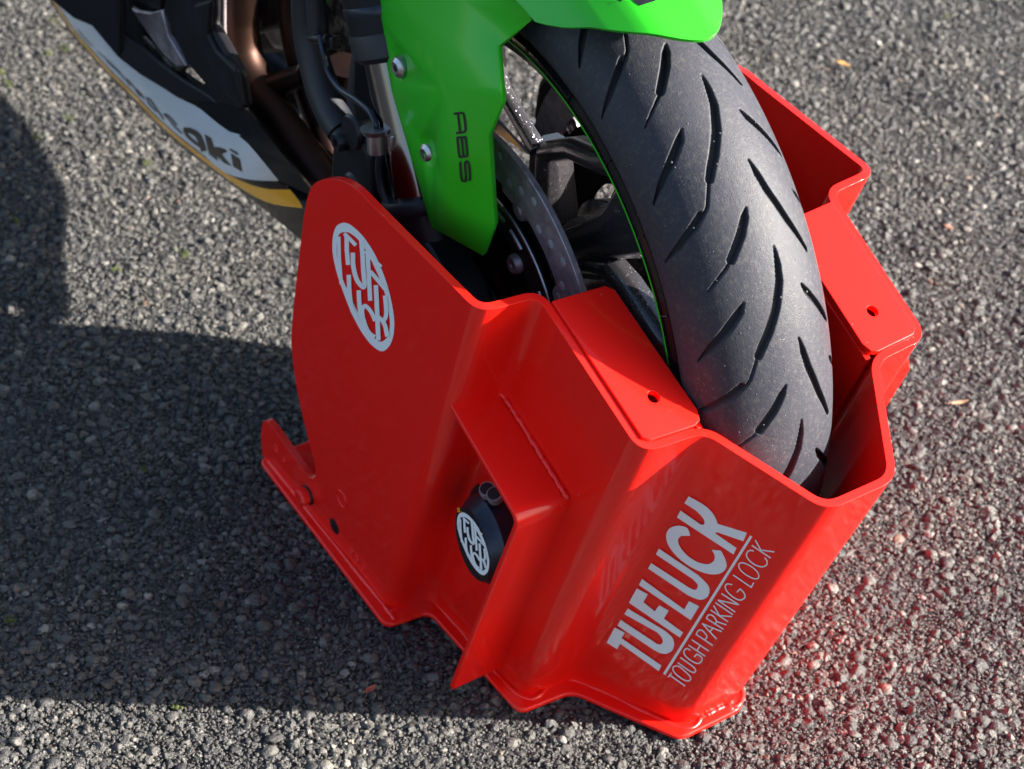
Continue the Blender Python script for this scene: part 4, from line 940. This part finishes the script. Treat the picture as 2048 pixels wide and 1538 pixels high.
tube('exhaust_header', [gy(x, y, -.018) for x, y in [(690, 130), (676, 200), (668, 260), (690, 330), (690, 400)]], .016, EXH, moto, 24, 6)
# thick bluish hose with its connector
tube('coolant_hose', [gy(x, y, -.100) for x, y in [(612, -90), (612, 0), (616, 60), (628, 120), (646, 180), (668, 232), (685, 262)]], [.0125, .0125, .0128, .0135, .0145, .0145, .0135], RUB, moto, 28, 8)
tube('hose_connector', [gy(x, y, -.100) for x, y in [(684, 260), (692, 278), (700, 296), (712, 322)]], [.0115, .0130, .0105, .0125, .0100], DARKM, moto, 20, 5)
tube('hose_connector', [gy(x, y, -.105) for x, y in [(694, 318), (700, 345), (716, 372)]], [.0080, .0095, .0085], DARKM, moto, 20, 5)
tube('wiring_loom', [gy(x, y, -.112) for x, y in [(630, -90), (632, 0), (636, 60), (640, 80)]], .0085, RUB, moto, 20, 6)
tube('hose_clip', [gy(x, y, -.117) for x, y in [(624, 77), (642, 79), (658, 78)]], .0042, DARKM, moto, 12, 3)
pnl('hose_clip', [(644, 74), (662, 76), (663, 100), (650, 102), (645, 92)], [-.118]*5, DARKM, .010)
tube('brake_line', [gy(x, y, yy) for x, y, yy in [(640, 70, -.12), (648, 110, -.122), (656, 142, -.122), (680, 178, -.124), (712, 200, -.126), (738, 222, -.128), (750, 244, -.130), (752, 258, -.130)]], .0027, ANOD, moto, 14, 8)
tube('banjo_washer', [gy(752, 255, -.130), gy(753, 265, -.130)], [.0125, .0110], ALU, moto, 28, 0)
tube('line_bracket', [gy(752, 268, -.130), gy(755, 304, -.130)], .0078, ALU, moto, 28, 0)
pnl('line_bracket', [(756, 270), (782, 272), (784, 304), (758, 306)], [-.126]*4, ALU, .006)
tube('sensor_cable', [gy(x, y, -.132) for x, y in [(759, 312), (758, 345), (764, 380), (776, 408), (792, 430)]], .0030, RUB, moto, 12, 8)
# engine casing / radiator side behind
pnl('engine_casing', [(480, -110), (482, 60), (505, 110), (545, 108), (600, 104), (630, 60), (640, -110)], [.02]*7, PLAST, .05, bev=.006)
pnl('engine_casing', [(536, 10), (560, 20), (566, 60), (585, 80), (575, 105), (545, 100), (520, 60), (516, 10)], [.012]*8, STEEL, .03, bev=.006)
pnl('oil_filter_boss', [(655, -60), (700, -60), (708, 30), (704, 100), (690, 116), (668, 112), (655, 70), (650, 20)], [.0]*8, BROWN, .05, bev=.006)
tube('radiator_pipe', [gy(660, 122, .0), gy(690, 145, .01), (gy(720, 150, .02))], .0150, ALU, moto, 24, 5)
pnl('fork_brace', [(706, 112), (755, 122), (762, 250), (770, 300), (766, 345), (735, 330), (712, 290), (703, 200)], [-.07]*8, PLAST, .02, bev=.004)
pnl('caliper_carrier', [(690, 282), (722, 300), (745, 330), (782, 355), (800, 420), (770, 440), (730, 390), (700, 340)], [-.118]*8, PLAST, .014, bev=.004)

# ------------------------------------------------------------------ litter and moss
def leaf(px, py, ln, wd, ang, c, label, seed):
    random.seed(seed); m = mat('dry_leaf', c, .7, bump=[(300, .4, .001)], var=(150, tuple(x*.5 for x in c), .4, .7, .8))
    p = gz(px, py, .003); n = 9; V = []; F = []
    for i in range(n):
        t = i/(n-1); h = wd*math.sin(math.pi*min(1, t*1.02+.0))**.8*(1-.25*t)+.0003; x = (t-.5)*ln; bend = .25*ln*(t-.5)**2*4*.5
        for s in (-1, 0, 1): V.append((x, s*h/2+random.uniform(-.0003, .0003), bend+(abs(s)*h*.35)+.0005))
    for i in range(n-1):
        for k in range(2): F.append((3*i+k, 3*i+k+1, 3*i+k+4, 3*i+k+3))
    for v in range(len(V)):
        x, y, z = V[v]; V[v] = (x*math.cos(ang)-y*math.sin(ang), x*math.sin(ang)+y*math.cos(ang), z)
    root = empty('dead_leaf', tuple(p)); tag(root, label, 'leaf')
    me_o = mk('blade', [(a+p[0], b_+p[1], c_+p[2]-.001) for a, b_, c_ in V], F, m, root); solid(me_o, .0003, 0)
    a = np.array(V[1]); stem = [a+p-[0, 0, .001], a+p+np.array([-math.cos(ang), -math.sin(ang), .1])*ln*.18-[0, 0, .001]]
    tube('stalk', stem, .00035, m, root, 6, 0)
leaf(80, 1022, .019, .006, R_(125), (.16, .12, .11), 'brown curled leaf lying alone in the shadow at the far left', 1)
leaf(1687, 130, .020, .009, R_(20), (.55, .30, .09), 'orange leaf scrap on the asphalt above the red lock', 2)
leaf(1918, 806, .020, .005, R_(75), (.36, .22, .13), 'thin tan leaf scrap on the asphalt right of the red lock', 3)
leaf(1898, 456, .012, .007, R_(10), (.42, .22, .15), 'small pinkish leaf scrap between the lock and the right edge', 4)
leaf(742, 1378, .012, .005, R_(100), (.42, .10, .06), 'small rust red leaf scrap beside the foot of the padlock guard', 5)
def moss():
    m = mat('moss', (.055, .075, .008), .8, bump=[(900, 1, .002)]); parts = []
    for (px, py, s) in ((107, 40, 1.3), (130, 98, 1), (76, 276, 1.2), (137, 238, 1), (295, 327, 1), (368, 507, 1), (230, 538, .8), (15, 166, .9), (5, 145, .7), (18, 1240, 1), (352, 1415, .8), (290, 937, .7), (1893, 30, .6), (1760, 655, .8), (95, 106, .8), (35, 440, 1)):
        for k in range(14):
            c = gz(px+random.gauss(0, 6)*s, py+random.gauss(0, 4)*s, .0008); r = random.uniform(.0008, .0017)
            V = []; n = 6
            for j, (rr_, zz) in enumerate(((1, 0), (.75, .6))):
                for i in range(n): a = 2*math.pi*i/n+j*.3; V.append((c[0]+r*rr_*math.cos(a)*random.uniform(.7, 1.2), c[1]+r*rr_*math.sin(a)*random.uniform(.7, 1.2), c[2]-.0008+r*zz+.0008))
            V.append((c[0], c[1], c[2]+r))
            parts.append((V, [(i, (i+1) % n, n+(i+1) % n, n+i) for i in range(n)]+[(n+i, n+(i+1) % n, 2*n) for i in range(n)]))
    V, F = join_geo(parts); o = mk('moss', V, F, m); tag(o, 'tiny yellow green moss tufts between the asphalt stones', 'moss', kind='stuff')
moss()
